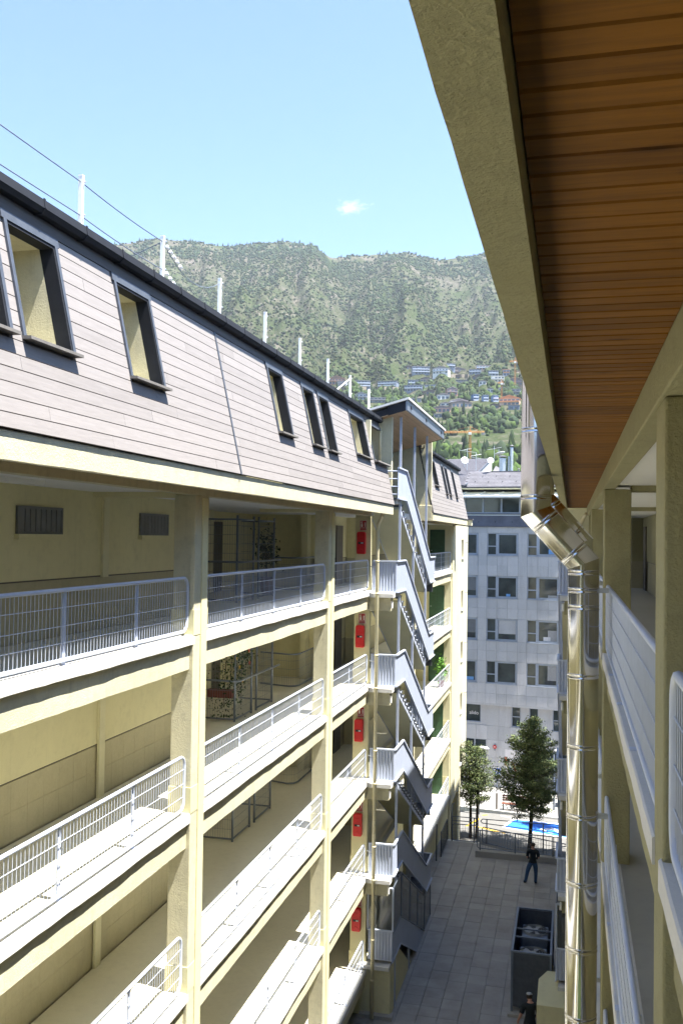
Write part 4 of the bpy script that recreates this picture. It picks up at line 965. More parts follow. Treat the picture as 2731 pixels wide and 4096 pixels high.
z=LS.zf(1); r=thing('potted_plant','dark bushy potted plant behind the cage in the top left gallery','plant',(-8.6,25.6,z))
cs=rng.normal(size=(500,3))*[.16,.18,.30]+[-8.55,25.6,z+1.25]; v,c=leaves(cs,.05,[(.012,.03,.01),(.02,.045,.015)],2); leaf_object('leaves',v,c,'foliage',r)
m=MB(); m.tube([(-8.55,25.6,z),(-8.55,25.6,z+.45)],[.16,.22],14); m.build('pot','pot_red',r,smooth=True); m=MB(); m.tube([(-8.55,25.6,z+.4),(-8.55,25.6,z+1.2)],.02,6); m.build('stem','bark',r)
z=LS.zf(2); r=thing('flowering_climber','climbing plant with yellow and orange flowers inside the wire cage, second left gallery','plant',(-8.2,21.8,z))
cs=np.concatenate([rng.normal(size=(500,3))*[.2,.1,.55]+[-8.25,21.62,z+.9],rng.normal(size=(500,3))*[.08,.3,.45]+[-8.05,22.1,z+1.2],rng.normal(size=(250,3))*[.05,.4,.2]+[-8.0,22.3,z+1.55]])
cs[:,2]=np.clip(cs[:,2],z+.1,z+2.0); v,c=leaves(cs,.036,[(.015,.04,.012),(.03,.07,.02),(.05,.09,.03)],3); leaf_object('leaves',v,c,'foliage',r)
m=MB()
for k in range(4): m.tube([(-8.3+.1*k,21.65+.15*k,z+.3),(-8.25+.08*k,21.7+.15*k,z+1.6)],.008,5)
m.build('stems','bark',r)
for k,(x_,y_,zz,mt) in enumerate(((-8.02,21.75,1.52,'petal_yellow'),(-7.98,21.9,1.28,'petal_yellow'),(-7.96,22.5,1.62,'petal_red'),(-7.97,22.6,1.3,'petal_red'),(-8.0,22.2,.9,'petal_yellow'),(-7.96,23.15,1.45,'petal_red'))):
    m=MB()
    for j in range(6):
        a=j*math.pi/3; cpt=Vector((x_,y_,z+zz)); e=Vector((.25*math.cos(a),math.cos(a)*.9,math.sin(a)))*.055; q=Vector((0.03,-math.sin(a)*.9,math.cos(a)))*.03
        m.add([cpt,cpt+e*.6+q,cpt+e,cpt+e*.6-q],[(0,1,2,3)])
    m.build('flower',mt,r)
m=MB(); m.box(-8.7,-8.05,21.55,21.75,z+.55,z+.75); m.build('planter','pot_red',r,bevel=.02)
z=LS.zf(3); 
r=thing('balcony_plant','bright green feathery plant behind the far railing by a green door, third gallery','plant',(-6.35,46.3,LS.zf(3)))
zz=LS.zf(3); cs=rng.normal(size=(350,3))*[.13,.2,.28]+[-6.3,46.6,zz+.85]; v,c=leaves(cs,.08,[(.08,.2,.03),(.12,.26,.05)],4); leaf_object('leaves',v,c,'foliage',r); m=MB(); m.tube([(-6.3,46.6,zz),(-6.3,46.6,zz+.35)],[.13,.18],12); m.build('pot','pot_red',r)

# ------------------------------------------------------------------ air conditioning enclosure, low wall, people
r=thing('cooling_enclosure','grey open-topped metal enclosure round two cooling units beside the right stairs','enclosure',(-1.1,31.2,G))
x0,x1,y0,y1,zt=-1.69,-.52,29.5,33.0,-12.7
m=MB(); m.box(x0,x1,y0,y0+.03,G+.25,zt-.06); m.build('front_panel','metal_frame',r)
m=MB(); m.box(x0,x0+.03,y0+.03,y1,G+.25,zt-.06); m.box(x1-.03,x1,y0+.03,y1,G+.25,zt-.06); m.build('side_panel','metal_frame',r)
m=MB(); m.box(x0,x1,y1-.03,y1,G+.25,zt-.06); m.build('back_panel','metal_frame',r)
m=MB()
for xx in (x0,x1):
    for yy in (y0,y1): m.box(xx-.035,xx+.035,yy-.035,yy+.035,G,zt)
m.build('posts','metal_grey',r)
m=MB()
for yy in (y0,y1): m.box(x0,x1,yy-.03,yy+.03,zt-.05,zt)
for xx in (x0,x1): m.box(xx-.03,xx+.03,y0,y1,zt-.052,zt+.002)
m.build('top_frame','metal_grey',r)
for yy in (y0+1.1,y0+1.75): m=MB(); m.box(x0,x1,yy-.02,yy+.02,zt-.045,zt-.005); m.build('cross_bar','metal_grey',r)
m=MB(); m.box(x0-.12,x1+.1,y0-.2,y1+.1,G,G+.1); m.build('plinth','concrete_grey',r,bevel=.015)
for k,yy in enumerate((30.2,31.95)):
    q=thing('cooling_unit',['grey cooling unit with round fan inside the enclosure, nearer one','grey cooling unit with round fan inside the enclosure, farther one'][k],'cooling unit',(-1.08,yy,G+.1),'cooling units in the enclosure')
    m=MB(); m.box(-1.5,-.66,yy-.5,yy+.5,G+.1,zt-.35); m.build('body','metal_grey',q,bevel=.03)
    m=MB(); m.tube([(-1.08,yy,zt-.35),(-1.08,yy,zt-.27)],[.42,.40],28,caps=False); m.build('fan_ring','fan_grey',q,smooth=True)
    m=MB(); m.disc((-1.08,yy,zt-.345),(0,0,1),.40,28); m.build('fan_well','black_rubber',q)
    m=MB(); m.tube([(-1.08,yy,zt-.34),(-1.08,yy,zt-.28)],.09,16)
    for j in range(5):
        a=j*2*math.pi/5; e=Vector((math.cos(a),math.sin(a),0)); g=Vector((-math.sin(a),math.cos(a),0)); c0=Vector((-1.08,yy,zt-.31))
        m.add([c0+e*.08-g*.03,c0+e*.36-g*.10+Vector((0,0,.02)),c0+e*.36+g*.10-Vector((0,0,.02)),c0+e*.08+g*.03],[(0,1,2,3)])
    m.build('fan','fan_grey',q)
    m=MB()
    for rr in (.12,.2,.28,.36): m.tube([(-1.08+rr*math.cos(j*math.pi/14),yy+rr*math.sin(j*math.pi/14),zt-.262) for j in range(28)],.004,4,closed=True)
    m.build('guard','fan_grey',q)
m=MB(); m.prism([(-.86,27.1,G),(.35,27.1,G),(.35,29.3,G),(-.62,29.3,G),(-.86,28.7,G)],(0,0,1.55)); tag(m.build('low_wall','stucco_smooth',bevel=.015),'yellow chamfered low block wall at the foot of the right stairs','wall')
# ------------------------------------------------------------------ people
def person(label,loc,rz,joints,edges,shirt,legs,group=None,shirt_rng=None,hair=True):
    """joints: name->(x,y,z,r) in metres, feet at z=0, facing -Y; one skinned body, clothes as children"""
    root=thing('person',label,'person',loc,group); 
    me=bpy.data.meshes.new('body'); names=list(joints); me.from_pydata([joints[n][:3] for n in names],[(names.index(a),names.index(b)) for a,b in edges],[])
    o=bpy.data.objects.new('tmp',me); C.objects.link(o)
    sk=o.modifiers.new('skin','SKIN'); sk.use_smooth_shade=True; sk.branch_smoothing=.4
    ss=o.modifiers.new('sub','SUBSURF'); ss.levels=2; ss.render_levels=2
    lay=me.skin_vertices[0].data
    for i,n in enumerate(names): 
        q=joints[n]; lay[i].radius=(q[3],q[4] if len(q)>4 else q[3]); lay[i].use_root=(n=='pelvis')
    dg=bpy.context.evaluated_depsgraph_get(); dg.update(); bme=bpy.data.meshes.new_from_object(o.evaluated_get(dg)); C.objects.unlink(o); bpy.data.objects.remove(o)
    bme.materials.clear(); bme.materials.append(MAT['skin']); body=bpy.data.objects.new('body',bme); C.objects.link(body); body.parent=root
    root.rotation_euler=(0,0,rz)
    def cloth(nm,mat,test,off):
        bm=bmesh.new(); bm.from_mesh(bme); bm.normal_update()
        kill=[f for f in bm.faces if not test(f.calc_center_median())]; bmesh.ops.delete(bm,geom=kill,context='FACES')
        for v in bm.verts: v.co+=v.normal*off
        m2=bpy.data.meshes.new(nm); bm.to_mesh(m2); bm.free(); m2.materials.clear(); m2.materials.append(MAT[mat])
        for p in m2.polygons: p.use_smooth=True
        c=bpy.data.objects.new(nm,m2); C.objects.link(c); c.parent=root; sd=c.modifiers.new('s','SOLIDIFY'); sd.thickness=.006; sd.offset=1; return c
    cloth('shirt',shirt[0],shirt[1],.012); cloth('trousers',legs[0],legs[1],.010); 
    return root,bme,cloth
# standing man seen from behind, legs apart, arms bent forward (he faces +Y)
J={'pelvis':(0,0,.93,.145,.11),'waist':(0,0,1.06,.135,.10),'chest':(0,-.01,1.27,.165,.115),'shoulders':(0,-.01,1.40,.13,.09),'neck':(0,.0,1.50,.055),'head0':(0,.02,1.58,.075),'head1':(0,.03,1.66,.088,.10),'head2':(0,.025,1.72,.07,.085),
 'sl':(-.19,-.01,1.39,.068),'el':(-.235,-.01,1.12,.047),'wl':(-.16,.2,1.02,.034),'hl':(-.09,.30,1.01,.033),
 'sr':(.19,-.01,1.39,.068),'er':(.235,-.01,1.12,.047),'wr':(.16,.2,1.02,.034),'hr':(.09,.30,1.01,.033),
 'hipl':(-.11,0,.88,.105),'kl':(-.22,.02,.50,.072),'al':(-.30,-.02,.10,.048),'tl':(-.34,.13,.035,.042),
 'hipr':(.10,0,.88,.105),'kr':(.13,.03,.50,.072),'ar':(.12,-.02,.10,.048),'tr':(.14,.15,.035,.042)}
E_=[('pelvis','waist'),('waist','chest'),('chest','shoulders'),('shoulders','neck'),('neck','head0'),('head0','head1'),('head1','head2'),('shoulders','sl'),('sl','el'),('el','wl'),('wl','hl'),('shoulders','sr'),('sr','er'),('er','wr'),('wr','hr'),('pelvis','hipl'),('hipl','kl'),('kl','al'),('al','tl'),('pelvis','hipr'),('hipr','kr'),('kr','ar'),('ar','tr')]
man,bme,cl=person('man in dark t-shirt and blue jeans standing on the courtyard paving, seen from behind',(-1.5,40.75,G),R(6),J,E_,
   ('shirt_navy',lambda c:(.90<c.z<1.475 and abs(c.x)<.21 and c.y<.16) or (c.z>1.17 and c.z<1.46)),('jeans_blue',lambda c:.085<c.z<.97 and c.y<.2 and not (abs(c.x)>.16 and c.z>.9)))
cl('hair','hair_dark',lambda c:c.z>1.60 and (c.y<.05 or c.z>1.70),.006)
cl('shoes','shoe_black',lambda c:c.z<.1,.012)
# ears, nose, fingers
m=MB()
for sx in (-1,1): m.tube([(sx*.088,.02,1.615),(sx*.097,.012,1.655),(sx*.090,.01,1.69)],[.010,.016,.008],8)
m.tube([(0,.118,1.66),(0,.138,1.625),(0,.122,1.61)],[.008,.014,.008],6); o=m.build('face_features','skin',None,smooth=True); o.parent=man
m=MB()
for sx in (-1,1):
    for k in range(4): m.tube([(sx*(.10-.0),.30,1.03-.018*k),(sx*(.06-.004*k),.335,1.03-.019*k),(sx*(.02+.004*k),.33,1.025-.019*k)],[.0095,.009,.007],6)
    m.tube([(sx*.11,.28,1.035),(sx*.09,.31,1.06),(sx*.06,.33,1.07)],[.011,.010,.008],6)
o=m.build('fingers','skin',None,smooth=True); o.parent=man
J2=dict(J); J2.update({'head0':(0,.06,1.56,.075),'head1':(0,.09,1.63,.088,.10),'head2':(0,.10,1.69,.07,.085),'el':(-.27,.0,1.12,.047),'wl':(-.31,.12,.90,.034),'hl':(-.30,.16,.82,.033),'er':(.26,.02,1.12,.047),'wr':(.22,.2,.95,.034),'hr':(.2,.26,.90,.033),'kl':(-.13,.03,.50,.072),'al':(-.14,-.02,.10,.048),'tl':(-.15,.13,.035,.042)})
p2,b2,cl2=person('person in a navy top walking by the grey enclosure, cut by the bottom edge',(-1.05,27.35,G),R(20),J2,E_,
   ('shirt_navy',lambda c:(.90<c.z<1.475 and abs(c.x)<.21 and c.y<.16) or (c.z>1.2 and c.z<1.46)),('shirt_navy',lambda c:.085<c.z<.97 and not (abs(c.x)>.17 and c.z>.78)))
cl2('cap','fan_grey',lambda c:c.z>1.66,.012); cl2('hair','hair_dark',lambda c:1.57<c.z<1.67 and c.y<.1,.006); cl2('shoes','shoe_black',lambda c:c.z<.1,.012)
m=MB()
for sx,hx,hy,hz in ((-1,-.30,.16,.82),(1,.2,.26,.90)):
    for k in range(4): m.tube([(hx,hy+.012*k-.02,hz),(hx+.004,hy+.014*k-.015,hz-.055),(hx+.004-sx*.015,hy+.014*k-.01,hz-.085)],[.0095,.009,.007],6)
    m.tube([(hx,hy+.03,hz+.02),(hx-sx*.02,hy+.05,hz-.02),(hx-sx*.02,hy+.05,hz-.045)],[.011,.010,.008],6)
o=m.build('fingers','skin',None,smooth=True); o.parent=p2
# ------------------------------------------------------------------ grey stone building across the street
opp=thing('office_building','grey stone-clad office building across the street with slate roof and wide windows','building',fp(0,0,ST))
def fbox(m,s0,s1,d0,d1,z0,z1,mi=0):
    return m.hexa([fp(s0,d1,z0),fp(s1,d1,z0),fp(s1,d0,z0),fp(s0,d0,z0),fp(s0,d1,z1),fp(s1,d1,z1),fp(s1,d0,z1),fp(s0,d0,z1)],mi)
def fb(name,mat,parent,s0,s1,d0,d1,z0,z1,bevel=0):
    m=MB(); fbox(m,s0,s1,d0,d1,z0,z1); return m.build(name,mat,parent,bevel=bevel)
rows=[(.42,-1.10),(-2.50,-4.02),(-5.40,-6.92),(-8.29,-9.82)]
bays=[-1.61+2.74*k for k in range(-4,5)]
holes=[(b,b+2.13,zb,zt) for b in bays for zt,zb in rows]
grid_wall(lambda y,z,o:fp(y,o,z),[-14,16]+[h[i] for h in holes for i in (0,1)],[-11.2,.85]+[h[i] for h in holes for i in (2,3)],holes,.3).build('wall','stone_panel',opp)
def fpiece(s0,s1,z0,z1,d,name='stone_panel'):
    c=fp((s0+s1)/2,d,(z0+z1)/2); o=piece(name,'stone_panel',opp,c,(s1-s0-.014,.03,z1-z0-.014),(0,0,-FA)); return o
npan=0
for k,b in enumerate(bays):
    if not 2<=k<=6: continue
    for r in range(4):
        zt,zb=rows[r]; zn=rows[r+1][0] if r<3 else -11.2
        # spandrel below the window: two courses
        hs=(zb-zn)/2
        for cc in range(2):
            for q in range(3): fpiece(b+.71*q,b+.71*(q+1),zn+hs*cc,zn+hs*(cc+1),.015); npan+=1
        # pier right of the window
        pz=[zn,zn+hs,zb,zb+(zt-zb)/2,zt]
        for a,c_ in zip(pz,pz[1:]): fpiece(b+2.13,b+2.74,a,c_,.015); npan+=1
    fpiece(b,b+1.37,.42,.85,.015); fpiece(b+1.37,b+2.74,.42,.85,.015)
for r,(zt,zb) in enumerate(rows):
    for k,b in enumerate(bays):
        if not 1<=k<=7: continue
        m=MB(); w=.06
        for (a,c_,e,f) in ((b,b+2.13,zt-w,zt),(b,b+2.13,zb,zb+w),(b,b+w,zb,zt),(b+2.13-w,b+2.13,zb,zt),(b+.60,b+.80,zb,zt),(b+.8,b+1.98,zb+.06,zb+.13),(b+.8,b+1.98,zt-.13,zt-.06),(b+1.98,b+2.08,zb,zt),(b+w,b+.60,(zt*.58+zb*.42)-.66,(zt*.58+zb*.42)-.60) if False else (b+w,b+.60,zb+.58,zb+.65)): fbox(m,a,c_,-.12,-.03,e,f)
        wn_=m.build('window','win_frame',opp)
        fb('pane','glass_dark',wn_,b+.06,b+.60,-.10,-.085,zb+.65,zt-.06); fb('pane','glass_dark',wn_,b+.06,b+.60,-.10,-.085,zb+.06,zb+.58); fb('pane','glass_dark',wn_,b+.74,b+2.07,-.10,-.085,zb+.06,zt-.06)
        fb('sill','win_frame',wn_,b-.03,b+2.16,-.02,.06,zb-.05,zb)
        rb=random.Random(r*17+k); hb=rb.choice((0,0,.15,.3,.55,.9)); 
        if hb and k!=5: fb('blind',rb.choice(('curtain_stripe','stone_panel','louvre_grey')),wn_,b+.82,b+1.97,-.083,-.078,zt-.13-hb,zt-.13)
        if rb.random()<.5: fb('desk_item',rb.choice(('poster_white','poster_blue','interior_dark')),wn_,b+1.0+rb.random()*.5,b+1.3+rb.random()*.6,-.083,-.079,zb+.14,zb+.24+rb.random()*.3)
        if k==5 and r>=1:
            m=MB(); hh=(.25,.0,.62,.75)[r] if r else 0
            for q in range(9): fbox(m,b+1.40+.07*q,b+1.44+.07*q,-.083,-.078,(zb+.1 if r==2 else zb+.42) if r>1 else zb+.08,(zb+.85 if r==2 else zt-.08) if r>1 else zb+.3)
            m.build('blind','curtain_stripe',wn_)
# lower storeys set back under the ledge
fb('ledge','stone_panel',opp,-14,16,-.28,.03,-11.32,-11.2)
lh=[(-4.6,-2.0,-12.57,-11.35),(.11,.72,-12.7,-11.35),(1.3,1.9,-12.75,-11.35),(2.85,3.5,-12.8,-11.35),(-4.6,-1.6,-14.9,-13.7),(.9,6.5,-17.0,-14.2),(-9,-6,-15.5,-13.7)]
grid_wall(lambda y,z,o:fp(y,o-.28,z),[-14,16]+[h[i] for h in lh for i in (0,1)],[-17.1,-11.3]+[h[i] for h in lh for i in (2,3)],lh,.3).build('lower_wall','stone_panel',opp)
for i,h in enumerate(lh):
    m=MB(); w=.05
    for (a,c_,e,f) in ((h[0],h[1],h[3]-w,h[3]),(h[0],h[1],h[2],h[2]+w),(h[0],h[0]+w,h[2],h[3]),(h[1]-w,h[1],h[2],h[3])): fbox(m,a,c_,-.42,-.32,e,f)
    if i in (1,2,3): fbox(m,h[0],h[1],-.42,-.32,(h[2]+h[3])/2-.03,(h[2]+h[3])/2+.03)
    if i==4: fbox(m,-2.45,-2.38,-.42,-.32,h[2],h[3])
    w_=m.build('window','win_frame',opp); fb('pane','glass_dark',w_,h[0]+w,h[1]-w,-.40,-.385,h[2]+w,h[3]-w)
    if i==0:
        o=bpy.data.objects.new('lettering',text_mesh('alido',.34,'poster_white')); C.objects.link(o); c=fp(-2.5,-.375,-11.98); o.location=c; o.rotation_euler=(R(90),0,-FA); attach(o,w_)
for k in range(9):
    for (z0,z1) in ((-12.75,-11.35),(-13.7,-12.75),(-14.9,-13.7),(-16.0,-14.9),(-17.0,-16.0)):
        s0=-4.6+.77*k; s1=s0+.77
        if any(h[0]<s1-.02 and h[1]>s0+.02 and h[2]<z1-.02 and h[3]>z0+.02 for h in lh): continue
        c=fp((s0+s1)/2,-.268,(z0+z1)/2); piece('stone_panel','stone_panel',opp,c,(s1-s0-.012,.03,z1-z0-.012),(0,0,-FA))
fb('core','interior_dark',opp,-14,16,-9,-.6,-17.1,1.0)
# lower slate band with fish-scale tiles
m=MB(); m.prism([fp(-14,.08,.86),fp(-14,-.34,1.46),fp(-14,-.7,1.46),fp(-14,-.7,.86)],(FE*30)); m.build('slate_backing','slate',opp)
fb('eaves_strip','metal_frame',opp,-14,16,-.3,.10,.84,.90)
tm=MB(); pts=[(-.14,.30)]+[(-.14,.0)]+[(-.14+.14*(1-math.cos(a)),-.10*math.sin(a)) for a in np.linspace(.3,math.pi-.3,6)]+[(.14,0),(.14,.30)]
tm.prism([(x_,0,z_) for x_,z_ in pts],(0,.012,0)); TM=tm.mesh('fish_scale_tile','slate_light')
lean=math.atan2(.42,.60)
for r in range(4):
    for k in range(20):
        s_=-3.6+.28*k+(.14 if r%2 else 0); t_=r/4; c=fp(s_,.10-.42*t_+.02,.92+.155*r)
        o=bpy.data.objects.new('slate_tile',TM); C.objects.link(o); o.location=c; o.rotation_euler=Euler((-lean,0,-FA),'XYZ'); attach(o,opp)
for k in range(5):
    m=MB(); c=fp(-2.2+1.15*k,.06,1.12); m.tube([c,fp(-2.2+1.15*k,.12,1.14),fp(-2.2+1.15*k,.14,1.24)],.012,5); m.build('snow_hook','metal_dark',opp)
fb('terrace_band','concrete_white',opp,-14,16,-.8,-.36,1.46,1.70); fb('terrace_edge','metal_dark',opp,-14,16,-.8,-.34,1.70,1.76)
# glazed top storey and awning
for k in range(9):
    s0=-7.2+1.27*k+.04
    m=MB(); fbox(m,s0-.05,s0+.07,-.8,-.7,1.76,2.86); m.build('mullion','win_frame',opp); fb('glazing','glass_dark',opp,s0+.07,s0+1.22,-.77,-.75,1.86,2.80)
fb('glazing_rail','win_frame',opp,-7.2,5,-.8,-.69,1.76,1.86); fb('glazing_head','win_frame',opp,-7.2,5,-.8,-.69,2.80,2.88)
m=MB(); m.hexa([fp(-7,.35,2.86),fp(5,.35,2.86),fp(5,-.7,3.22),fp(-7,-.7,3.22),fp(-7,.35,2.90),fp(5,.35,2.90),fp(5,-.7,3.26),fp(-7,-.7,3.26)]); m.build('awning','awning_white',opp)
fb('awning_bar','white_paint',opp,-7,5,.33,.42,2.84,2.96)
for k in range(8): m=MB(); m.prism([fp(-6.4+1.3*k,.3,2.92),fp(-5.85+1.3*k,-.4,3.24),fp(-5.75+1.3*k,-.4,3.24),fp(-6.3+1.3*k,.3,2.92)],(0,0,.03)); m.build('awning_arm','white_paint',opp)
fb('attic_wall','metal_dark',opp,-7,5,-2,-.75,2.88,3.45)
fb('roof_edge','stucco_cream',opp,-3.4,6,-.8,.03,3.44,3.54); fb('roof_trim','slate',opp,-3.42,6,-.8,.06,3.54,3.58)
m=MB(); m.hexa([fp(-3.35,.05,3.50),fp(6,.05,3.50),fp(6,-1.7,4.66),fp(-3.35,-1.7,4.66),fp(-3.35,.05,3.57),fp(6,.05,3.57),fp(6,-1.7,4.74),fp(-3.35,-1.7,4.74)]); m.build('roof','slate',opp)
m=MB(); sl_=math.hypot(1.75,1.17); nr=11
for r in range(nr):
    for k in range(34):
        s0=-3.3+.28*k+(.14 if r%2 else 0); t0=r/nr; t1=(r+1.25)/nr
        def rp_(s,t,o): return fp(s,.06-1.75*t,3.575+1.17*t+o)
        m.hexa([rp_(s0+.004,t0,.018),rp_(s0+.272,t0,.018),rp_(s0+.272,t1,.004),rp_(s0+.004,t1,.004),rp_(s0+.004,t0,.03),rp_(s0+.272,t0,.03),rp_(s0+.272,t1,.010),rp_(s0+.004,t1,.010)])
stuff(m.build('roof_slates','slate_light',opp))
for k in range(7):
    s_=-2.6+.95*(k%4)+(.4 if k>3 else 0); t_=.25 if k<4 else .6; m=MB(); p=Vector(fp(s_,.06-1.75*t_,3.62+1.17*t_)); m.tube([p,p+Vector((0,-.03,.07)),p+Vector((.06,-.03,.08))],.014,5); m.build('snow_hook','metal_dark',opp)
fb('ridge','slate',opp,-1.8,6,-1.8,-1.6,4.70,4.78)
# steeper gabled wing on the left
gab=thing('gabled_roof_wing','slate-roofed wing with white gable wall left of the grey building roof','building',fp(-6,-4,3))
m=MB(); m.hexa([fp(-14,.1,3.62),fp(-3.12,.1,3.62),fp(-3.12,-8.5,6.15),fp(-14,-8.5,6.15),fp(-14,.1,3.70),fp(-3.12,.1,3.70),fp(-3.12,-8.5,6.25),fp(-14,-8.5,6.25)]); m.build('roof','slate',gab)
m=MB()
for r in range(26):
    for k in range(14):
        s0=-6.6+.26*k+(.13 if r%2 else 0)-.05; 
        if s0+.26>-3.14: continue
        t0=r/26; t1=(r+1.2)/26
        def rq(s,t,o): return fp(s,.1-8.6*t,3.71+2.55*t+o)
        m.hexa([rq(s0+.004,t0,.014),rq(s0+.25,t0,.014),rq(s0+.25,t1,.002),rq(s0+.004,t1,.002),rq(s0+.004,t0,.026),rq(s0+.25,t0,.026),rq(s0+.25,t1,.008),rq(s0+.004,t1,.008)])
stuff(m.build('roof_slates','slate',gab))
m=MB(); m.prism([fp(-3.2,-.3,3.60),fp(-3.2,-8.4,4.0),fp(-3.2,-8.4,6.12),fp(-3.2,-.3,3.72)],FE*.1); m.build('gable_wall','white_paint',gab)
m=MB(); m.hexa([fp(-3.16,.12,3.64),fp(-3.06,.12,3.64),fp(-3.06,-8.5,6.17),fp(-3.16,-8.5,6.17),fp(-3.16,.12,3.76),fp(-3.06,.12,3.76),fp(-3.06,-8.5,6.30),fp(-3.16,-8.5,6.30)]); m.build('verge','metal_frame',gab)
m=MB(); m.hexa([fp(-2.9,-6,4.3),fp(-.5,-6,4.3),fp(-.5,-9,4.2),fp(-2.9,-9,5.6),fp(-2.9,-6,4.4),fp(-.9,-6,4.4),fp(-.5,-9,4.3),fp(-2.9,-9,5.75)]); m.build('rear_roof','slate_light',gab)
# chimneys, dishes, aerials on the roofs
def chimney(label,s,d,z0,z1,r,ribs,cap):
    c=thing('roof_flue',label,'flue',fp(s,d,z0),'metal flues on the slate roof'); m=MB(); a=Vector(fp(s,d,z0)); n=int((z1-z0)/ribs)
    pts=[];rs=[]
    for i in range(n*2+1): pts.append(a+Vector((0,0,(z1-z0)*i/(2*n)))); rs.append(r*(1.0 if i%2 else .93))
    m.tube(pts,rs,18); m.build('shaft','galvanised',c,smooth=True)
    if cap:
        m=MB(); t_=Vector(fp(s,d,z1)); m.tube([t_+Vector((0,0,.08)),t_+Vector((0,0,.16))],[r*1.5,r*.6],16)
        for q in range(4): e=Vector((math.cos(q*1.57),math.sin(q*1.57),0))*r*.85; m.tube([t_+e-Vector((0,0,.05)),t_+e+Vector((0,0,.1))],.012,5)
        m.build('cowl','slate_light',c)
chimney('fat ribbed metal flue with a cap on the slate ridge',-1.04,-2.2,4.4,5.75,.24,.12,True)
chimney('short slim metal flue beside the tallest one on the ridge',-.60,-2.2,4.4,5.85,.06,.15,False)
chimney('tallest slim metal flue standing on the slate ridge',-.40,-2.2,4.4,6.50,.105,.2,True)
chimney('small white capped vent pipe at the right of the ridge',.10,-2.2,4.5,4.85,.06,.1,True)
def dish(label,s,d,z,r,nrm):
    q=thing('satellite_dish',label,'satellite dish',fp(s,d,z-r*1.5),'satellite dishes on the roofs'); nrm=Vector(nrm).normalized(); e=nrm.orthogonal().normalized(); g=nrm.cross(e); c=Vector(fp(s,d,z)); m=MB(); vs=[c-nrm*r*.25]; fs=[]
    N=24
    for k,(rr,dp) in enumerate(((.35,.22),(.7,.13),(1.0,0.0))):
        for i in range(N): a=2*math.pi*i/N; vs.append(c+(e*math.cos(a)+g*math.sin(a))*r*rr-nrm*r*dp)
    for i in range(N): fs.append((0,1+i,1+(i+1)%N))
    for k in range(2):
        for i in range(N): fs.append((1+k*N+i,1+(k+1)*N+i,1+(k+1)*N+(i+1)%N,1+k*N+(i+1)%N))
    m.add(vs,fs); o=m.build('reflector','white_paint',q,smooth=True); sdm=o.modifiers.new('s','SOLIDIFY'); sdm.thickness=.02
    m=MB(); m.tube([c-nrm*r*.2-Vector((0,0,r*.8)),c+nrm*r*.7-Vector((0,0,r*.2))],.014,5); m.tube([c+nrm*r*.7-Vector((0,0,r*.2)),c+nrm*r*.8],.035,8); m.build('feed_arm','metal_grey',q)
    m=MB(); m.tube([c-nrm*r*.3,c-nrm*r*.3-Vector((0,0,r*1.6))],.025,6); m.build('mast','galvanised',q)
dish('round white satellite dish beside the white gable wall',-1.75,-1.5,5.52,.23,(.25,-1,.25))
dish('large white satellite dish above the end of the left block roof',-3.95,-3.0,5.70,.28,(.5,-1,.35))
dish('grey satellite dish seen edge-on behind the slate gable',-2.7,-9.5,6.75,.42,(-.3,.2,1))
def aerial(label,s,d,z0,z1,booms):
    q=thing('tv_aerial',label,'aerial',fp(s,d,z0),'aerials on the roofs'); m=MB(); a=Vector(fp(s,d,z0)); m.tube([a,a+Vector((0,0,z1-z0))],.018,6); m.build('mast','galvanised',q)
    for (zz,dr,L,ne) in booms:
        dv=Vector((math.cos(dr),math.sin(dr),.18)).normalized(); c=Vector(fp(s,d,zz)); m=MB(); m.tube([c-dv*L/2,c+dv*L/2],.012,5); pv=dv.cross(Vector((0,0,1))).normalized()
        for i in range(ne): p=c+dv*L*((i+.5)/ne-.5); w=.28*(1-.5*i/ne); m.tube([p-pv*w,p+pv*w],.006,4)
        m.build('boom','galvanised',q)
aerial('tv aerial with slanted boom left of the big dish',-3.78,-3,5.0,6.55,[(6.35,2.7,1.3,9),(6.5,.2,.6,5)])
aerial('tv aerial with two crossed booms over the slate gable',-3.35,-4,5.0,6.35,[(5.95,2.6,.9,7),(6.15,.3,.8,8)])
aerial('plain thin tv mast above the slate ridge end',-2.62,-7,5.9,7.1,[(6.9,.1,1.1,6)])
# ------------------------------------------------------------------ street furniture and posters on the far pavement
r=thing('wall_poster','tall white poster with red and blue shapes on the stone wall across the street','poster',fp(.15,-.22,-16.8))
fb('sheet','poster_white',r,-.30,.85,-.255,-.235,-16.85,-14.25)
fb('red_band','poster_red',r,-.30,-.15,-.235,-.232,-15.35,-14.75)
m=MB(); m.prism([fp(.15,-.232,-15.0),fp(.35,-.232,-15.2),fp(.5,-.232,-15.75),fp(.30,-.232,-15.6)],FN*.004); m.build('red_shape','poster_red',r)
m=MB(); m.prism([fp(-.15,-.232,-15.4),fp(.15,-.232,-15.45),fp(.25,-.232,-15.7),fp(-.05,-.232,-15.75)],FN*.004); m.build('blue_shape','poster_blue',r)
m=MB(); m.prism([fp(-.25,-.232,-15.95),fp(.1,-.232,-16.1),fp(.6,-.232,-16.15),fp(.6,-.232,-16.28),fp(.05,-.232,-16.22),fp(-.25,-.232,-16.06)],FN*.004); m.build('dark_swoosh','poster_dark',r)
r=thing('blue_sign','square blue parking sign with white emblem on a thin green pole','sign',(-4.42,59.2,ST+.13))
m=MB(); m.tube([(-4.42,59.2,ST+.13),(-4.42,59.2,-14.2)],.035,8); m.build('pole','metal_grey',r); m=MB(); m.tube([(-4.42,59.2,ST+.13),(-4.42,59.2,ST+1.1)],.06,10); m.build('pole_sleeve','bark',r)
